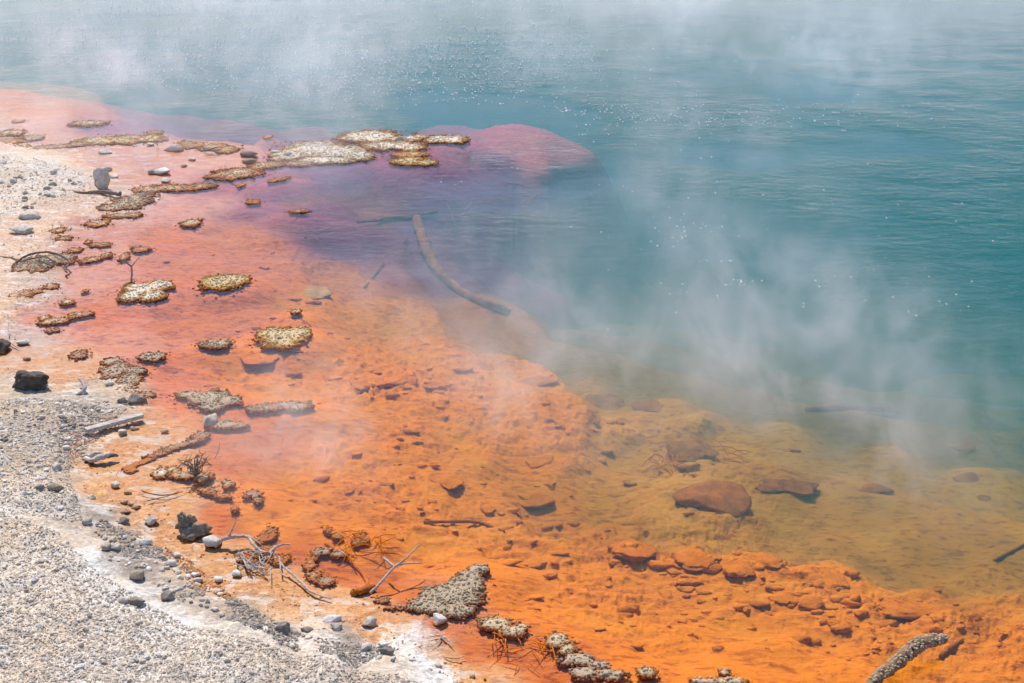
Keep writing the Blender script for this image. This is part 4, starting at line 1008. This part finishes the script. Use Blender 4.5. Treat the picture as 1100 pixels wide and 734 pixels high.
def scatter(name, label, regs, rr, mats, seed, zmin=.004):
    rng = random.Random(seed); nr = np.random.default_rng(seed)
    pts = []
    for reg, n in regs: pts += [P(a, b, .05) for a, b in land_sample(n, reg, rng)]
    X = np.array(pts); Z, C, wet, _, _ = ground_at(X[:, 0], X[:, 1])
    keep = (Z > zmin) & ((zmin > 0) | (fbm(X[:, 0] * 4, X[:, 1] * 4, 55, 4) > .40)); X = X[keep]; Z = Z[keep]; n = len(X)
    v, f = ico(1); nv = len(v)
    protos = []
    for i in range(24):
        w = v.copy()
        for _ in range(6):
            d = nr.normal(size=3); d /= np.linalg.norm(d); h = nr.uniform(.45, .8); p = w @ d; ov = p > h; w[ov] -= np.outer((p[ov] - h), d)
        protos.append(w * np.array([1, nr.uniform(.6, 1), nr.uniform(.45, .8)]))
    protos = np.array(protos)
    ids = nr.integers(0, 24, n); r = rr[0] + (rr[1] - rr[0]) * nr.random(n)**3.2
    far = np.clip(X[:, 1] / 5.0, 1, 3.0); r = r * far**.6
    a = nr.uniform(0, 2 * np.pi, n); c, s = np.cos(a), np.sin(a)
    W = protos[ids] * r[:, None, None]
    W2 = np.stack([W[..., 0] * c[:, None] - W[..., 1] * s[:, None] + X[:, 0, None], W[..., 0] * s[:, None] + W[..., 1] * c[:, None] + X[:, 1, None], W[..., 2] + Z[:, None] + r[:, None] * .12], -1)
    F = (f[None] + (np.arange(n) * nv)[:, None, None]).reshape(-1, 3)
    tone = np.repeat(nr.random(n), nv)
    o = mesh_obj(name, W2.reshape(-1, 3), F, mats, smooth=False, attrs={'stone_tone': ('FLOAT', tone)})
    tag(o, label, 'gravel', None, 'stuff'); return o
scatter('gravel', 'pale loose gravel covering the near bank and beach', [([(-30,545),(60,575),(110,620),(200,670),(300,700),(470,734),(500,760),(-60,760)], 21000), ([(-30,428),(60,424),(135,432),(95,468),(72,500),(90,560),(-30,560)], 8000), ([(-30,165),(60,172),(110,188),(100,215),(60,212),(-30,240)], 2600)], (.0022, .0092), M_GRAV, 5)
scatter('dark_gravel', 'dark wet gravel along the edge of the shallows', [([(75,540),(150,568),(200,590),(260,640),(330,680),(430,690),(380,715),(290,690),(220,655),(150,620),(90,590)], 4600), ([(60,425),(140,425),(145,445),(95,468),(75,500),(60,500)], 1500)], (.004, .011), M_GRAVD, 9, zmin=-.004)

def rubble():
    rng = np.random.default_rng(31); pts = []
    for (px, py, rx, ry, n) in ((760,605,110,14,150),(900,640,90,14,130),(820,650,120,25,150),(430,408,60,16,150),(470,500,110,50,220),(600,560,90,30,90),(700,640,90,35,110),(1020,665,80,18,120),(330,400,120,60,140),
                                (520,600,70,25,80),(380,540,60,40,70),(640,450,120,20,60),(700,480,70,40,60),(950,700,110,20,90),(250,330,110,60,90),(560,650,60,30,50)):
        for _ in range(int(n * .30)): pts.append((px + rng.normal() * rx * .7, py + rng.normal() * ry * .8))
    P2 = np.array([P(a, b, -.12) for a, b in pts if b < 760]); Z, C, wet, _, _ = ground_at(P2[:, 0], P2[:, 1]); ok = (Z < -.045) & (Z > -.6)
    P2 = P2[ok]; Z = Z[ok]; C = C[ok]; n = len(P2); V = []; F = []; T = []
    v, f = ico(2)
    pro = []
    for i in range(16):
        q, _ = stone_shape(rng, 2, 6, .3, .25); pro.append(q / (np.ptp(q, axis=0) / 2))
    for i in range(n):
        a = rng.uniform(0, 6.28); r_ = .010 + .032 * rng.random()**3; q = pro[rng.integers(16)] * r_ * np.array([rng.uniform(.9, 1.9), rng.uniform(.6, 1), rng.uniform(.22, .45)])
        c, s_ = math.cos(a * .3 - .9), math.sin(a * .3 - .9)
        q = np.stack([q[:, 0] * c - q[:, 1] * s_ * .4 + P2[i, 0], q[:, 0] * s_ * .4 + q[:, 1] * c + P2[i, 1], q[:, 2] + Z[i] + r_ * .1], -1)
        V.append(q); F.append(f + i * len(v)); T.append(np.tile(np.append(C[i] * rng.uniform(.86, 1.08), 1), (len(v), 1)))
    o = mesh_obj('bed_rubble', np.concatenate(V), np.concatenate(F), M_GROUND, attrs={'tint': ('FLOAT_COLOR', np.concatenate(T)), 'wet': ('FLOAT', np.ones(n * len(v)))})
    tag(o, 'silt coated rubble covering the sunken orange shelf', 'rubble', None, 'stuff')
rubble()
scatter('sinter_chips', 'flat whitish sinter chips lying among the gravel of the bank', [([(-30,545),(60,575),(110,620),(200,670),(300,700),(470,734),(500,760),(-60,760)], 300), ([(-30,428),(60,424),(135,432),(95,468),(72,500),(90,560),(-30,560)], 300)], (.007, .020), M_WHITE, 25)
# crumbs of mineral in the shallow film
scatter('mineral_crumbs', 'pale mineral crumbs scattered through the shallow film', [([(60,430),(240,440),(260,540),(330,600),(480,680),(540,734),(420,700),(250,640),(180,590),(90,540)], 900), ([(0,240),(120,230),(240,170),(270,180),(160,240),(60,330),(0,400)], 500)], (.003, .009), M_TANS, 15, zmin=-.007)

# ------------------------------------------------------------------ sun glints on the water, modelled as small white specks
def glint_specks():
    rng = np.random.default_rng(21); C = []
    def cluster(px, py, sx_, sy_, n):
        for _ in range(n): C.append((px + rng.normal() * sx_, py + rng.normal() * sy_))
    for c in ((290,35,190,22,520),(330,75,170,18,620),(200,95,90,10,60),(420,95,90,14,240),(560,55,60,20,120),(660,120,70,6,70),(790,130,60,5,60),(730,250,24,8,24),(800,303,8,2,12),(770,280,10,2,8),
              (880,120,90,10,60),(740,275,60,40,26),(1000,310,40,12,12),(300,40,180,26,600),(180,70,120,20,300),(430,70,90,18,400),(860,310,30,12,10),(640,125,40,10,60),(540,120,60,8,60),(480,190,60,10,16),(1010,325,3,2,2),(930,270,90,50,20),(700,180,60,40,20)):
        cluster(*c)
    v, f = ico(1); V = []; F = []
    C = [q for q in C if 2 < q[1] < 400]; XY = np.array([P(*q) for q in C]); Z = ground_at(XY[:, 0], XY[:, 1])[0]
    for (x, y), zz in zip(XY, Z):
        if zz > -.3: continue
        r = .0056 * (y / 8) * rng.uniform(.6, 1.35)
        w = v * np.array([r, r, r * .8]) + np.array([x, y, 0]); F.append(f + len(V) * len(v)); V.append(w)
    m, nt = new_mat('glint_white'); b = NB(nt)
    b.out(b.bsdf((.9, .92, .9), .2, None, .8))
    o = mesh_obj('glint_specks', np.concatenate(V), np.concatenate(F), m); tag(o, 'tiny white specks standing for sun glints on the open water', 'glint_specks', None, 'stuff')
glint_specks()

# ------------------------------------------------------------------ far bank woodland, seen mirrored in the water
def woodland():
    rng = np.random.default_rng(8); v, f = ico(2); V = []; F = []
    k = 0
    for i in range(420):
        th = rng.uniform(-1.1, 1.1); r = rng.uniform(60, 85); x = math.sin(th) * r / .8; y = math.cos(th) * r
        if -0.02 < th < .75 and rng.random() < .78: continue
        z = gz(x, y); R = rng.uniform(2, 4.5)
        w = v * (1 + rng.uniform(-.3, .3, (len(v), 1))) * np.array([R, R, R * rng.uniform(.9, 1.6)]) + np.array([x, y, z + R * .7]); V.append(w); F.append(f + k * len(v)); k += 1
    o = mesh_obj('far_woodland', np.concatenate(V), np.concatenate(F), mat_plain('foliage', (.05, .09, .03), (.09, .12, .04), 1.5)); tag(o, 'dark green wood on the far bank beyond the pool', 'wood', None, 'stuff')
woodland()

# ------------------------------------------------------------------ steam
def steam():
    m, nt = new_mat('steam'); b = NB(nt)
    g = b.n('ShaderNodeTexCoord'); pos = g.outputs['Object']
    mp = b.n('ShaderNodeMapping'); mp.inputs['Scale'].default_value = (1.0, .8, .85); b.l(pos, mp.inputs[0])
    n1 = b.noise(mp.outputs[0], .75, 2, .55, .6); n2 = b.noise(mp.outputs[0], 2.9, 4, .62, 1.1)
    wis = b.math('MULTIPLY', b.ramp(n1, .44, .66), b.ramp(n2, .42, .68, .02, 2.0))
    total = None; soft = b.math('MULTIPLY', b.ramp(n2, .34, .72), b.ramp(n1, .34, .60, .15, 1))
    for (px, py, z, rx, ry, rz, amt) in STEAM:
        x, y = P(px, py, z)
        s = b.n('ShaderNodeVectorMath', operation='SUBTRACT'); b.l(pos, s.inputs[0]); s.inputs[1].default_value = (x, y, z)
        d = b.n('ShaderNodeVectorMath', operation='DIVIDE'); b.l(s.outputs[0], d.inputs[0]); d.inputs[1].default_value = (rx, ry, rz)
        L = b.n('ShaderNodeVectorMath', operation='LENGTH'); b.l(d.outputs[0], L.inputs[0])
        q = b.ramp(L.outputs['Value'], 0, 1, amt, 0)
        total = q if total is None else b.math('ADD', total, q)
    sep = b.n('ShaderNodeSeparateXYZ'); b.l(pos, sep.inputs[0])
    fade = b.math('MULTIPLY', b.ramp(sep.outputs[2], 1.1, 1.75, 1, 0), b.ramp(sep.outputs[1], 3.0, 5.0))
    far = b.ramp(sep.outputs[1], 7, 26, 0, FARW)
    dens = b.math('ADD', b.math('ADD', b.math('MULTIPLY', far, wis), b.math('MULTIPLY', total, b.math('ADD', b.math('MULTIPLY', wis, .7), b.math('MULTIPLY', soft, .5)))), b.math('ADD', b.ramp(sep.outputs[1], 6, 24, BASE0, BASE1, False), b.ramp(sep.outputs[1], 14, 25, 0, .15)))
    dens = b.math('MULTIPLY', dens, fade)
    v = b.n('ShaderNodeVolumeScatter'); v.inputs['Color'].default_value = (1, .965, .92, 1); v.inputs['Anisotropy'].default_value = .45
    b.l(dens, v.inputs['Density']); b.out(None, v.outputs[0])
    m.cycles.homogeneous_volume = False
    x0, x1, y0, y1, z0, z1 = -14, 14, 2.9, 30, .006, 1.8
    V = [(x0, y0, z0), (x1, y0, z0), (x1, y1, z0), (x0, y1, z0), (x0, y0, z1), (x1, y0, z1), (x1, y1, z1), (x0, y1, z1)]
    F = [(3, 2, 1, 0), (4, 5, 6, 7), (0, 1, 5, 4), (1, 2, 6, 5), (2, 3, 7, 6), (3, 0, 4, 7)]
    o = mesh_obj('steam', V, F, m, smooth=False); tag(o, 'white steam drifting in wisps over the hot pool', 'steam', None, 'stuff')
FARW, BASE0, BASE1 = .15, .0, .012
STEAM = [
 (620,335,.5,1.6,1.4,1.0,1.7), (860,410,.4,1.6,1.3,.9,.8), (820,300,.5,.8,1.5,1.2,.4), (750,200,.6,.8,1.6,1.2,.6), (560,420,.3,1.0,1.0,.7,.35),
 (350,470,.25,1.1,.9,.6,.8), (40,70,.8,4.0,5,1.5,.30), (950,470,.4,1.4,1.0,.8,.25), (350,120,.5,1.0,2,1.2,.35), (900,640,.2,1.5,.7,.5,.12), (640,660,.2,1.1,.7,.5,.7), (430,270,.4,1.0,1.2,.9,.05), (780,4,.9,5,4,1.4,.45), (300,10,.9,3,4,1.4,.3),
]
steam()

# ------------------------------------------------------------------ light
SUN_EL, SUN_AZ = 52.0, -22.0          # degrees; azimuth from straight ahead (+Y), negative to the left
sd = bpy.data.lights.new('sun', 'SUN'); sd.energy = 3.2; sd.angle = math.radians(.53); sd.color = (1, .94, .85)
so = bpy.data.objects.new('sun', sd); COL.objects.link(so)
el, az = math.radians(SUN_EL), math.radians(SUN_AZ)
d = Vector((math.sin(az) * math.cos(el), math.cos(az) * math.cos(el), math.sin(el)))
so.rotation_euler = d.to_track_quat('Z', 'Y').to_euler(); so.location = (0, 0, 30)
w = bpy.data.worlds.new('World'); scene.world = w; w.use_nodes = True
nt = w.node_tree; nt.nodes.clear()
sk = nt.nodes.new('ShaderNodeTexSky'); sk.sky_type = 'NISHITA'; sk.sun_disc = False; sk.sun_elevation = el; sk.sun_rotation = az
sk.altitude = 1800; sk.air_density = 1.0; sk.dust_density = .1; sk.ozone_density = 3.0
bg = nt.nodes.new('ShaderNodeBackground'); bg.inputs['Strength'].default_value = .15
wo = nt.nodes.new('ShaderNodeOutputWorld'); nt.links.new(sk.outputs[0], bg.inputs[0]); nt.links.new(bg.outputs[0], wo.inputs[0])

scene.view_settings.view_transform = 'Standard'; scene.view_settings.look = 'None'; scene.view_settings.gamma = 1; scene.view_settings.exposure = .70
try:
    scene.view_settings.use_white_balance = True; scene.view_settings.white_balance_temperature = 6500; scene.view_settings.white_balance_tint = 12
except Exception: pass
c = scene.cycles
w.cycles.sampling_method = 'NONE'; c.use_denoising = True; c.use_adaptive_sampling = True; c.adaptive_threshold = .03
try: c.denoiser = 'OPENIMAGEDENOISE'
except Exception: pass
c.max_bounces = 6; c.diffuse_bounces = 2; c.glossy_bounces = 2; c.transmission_bounces = 2; c.volume_bounces = 2; c.transparent_max_bounces = 12
c.volume_step_rate = 1.0; c.volume_max_steps = 64
c.sample_clamp_indirect = 4; c.sample_clamp_direct = 9; c.caustics_reflective = False; c.caustics_refractive = False
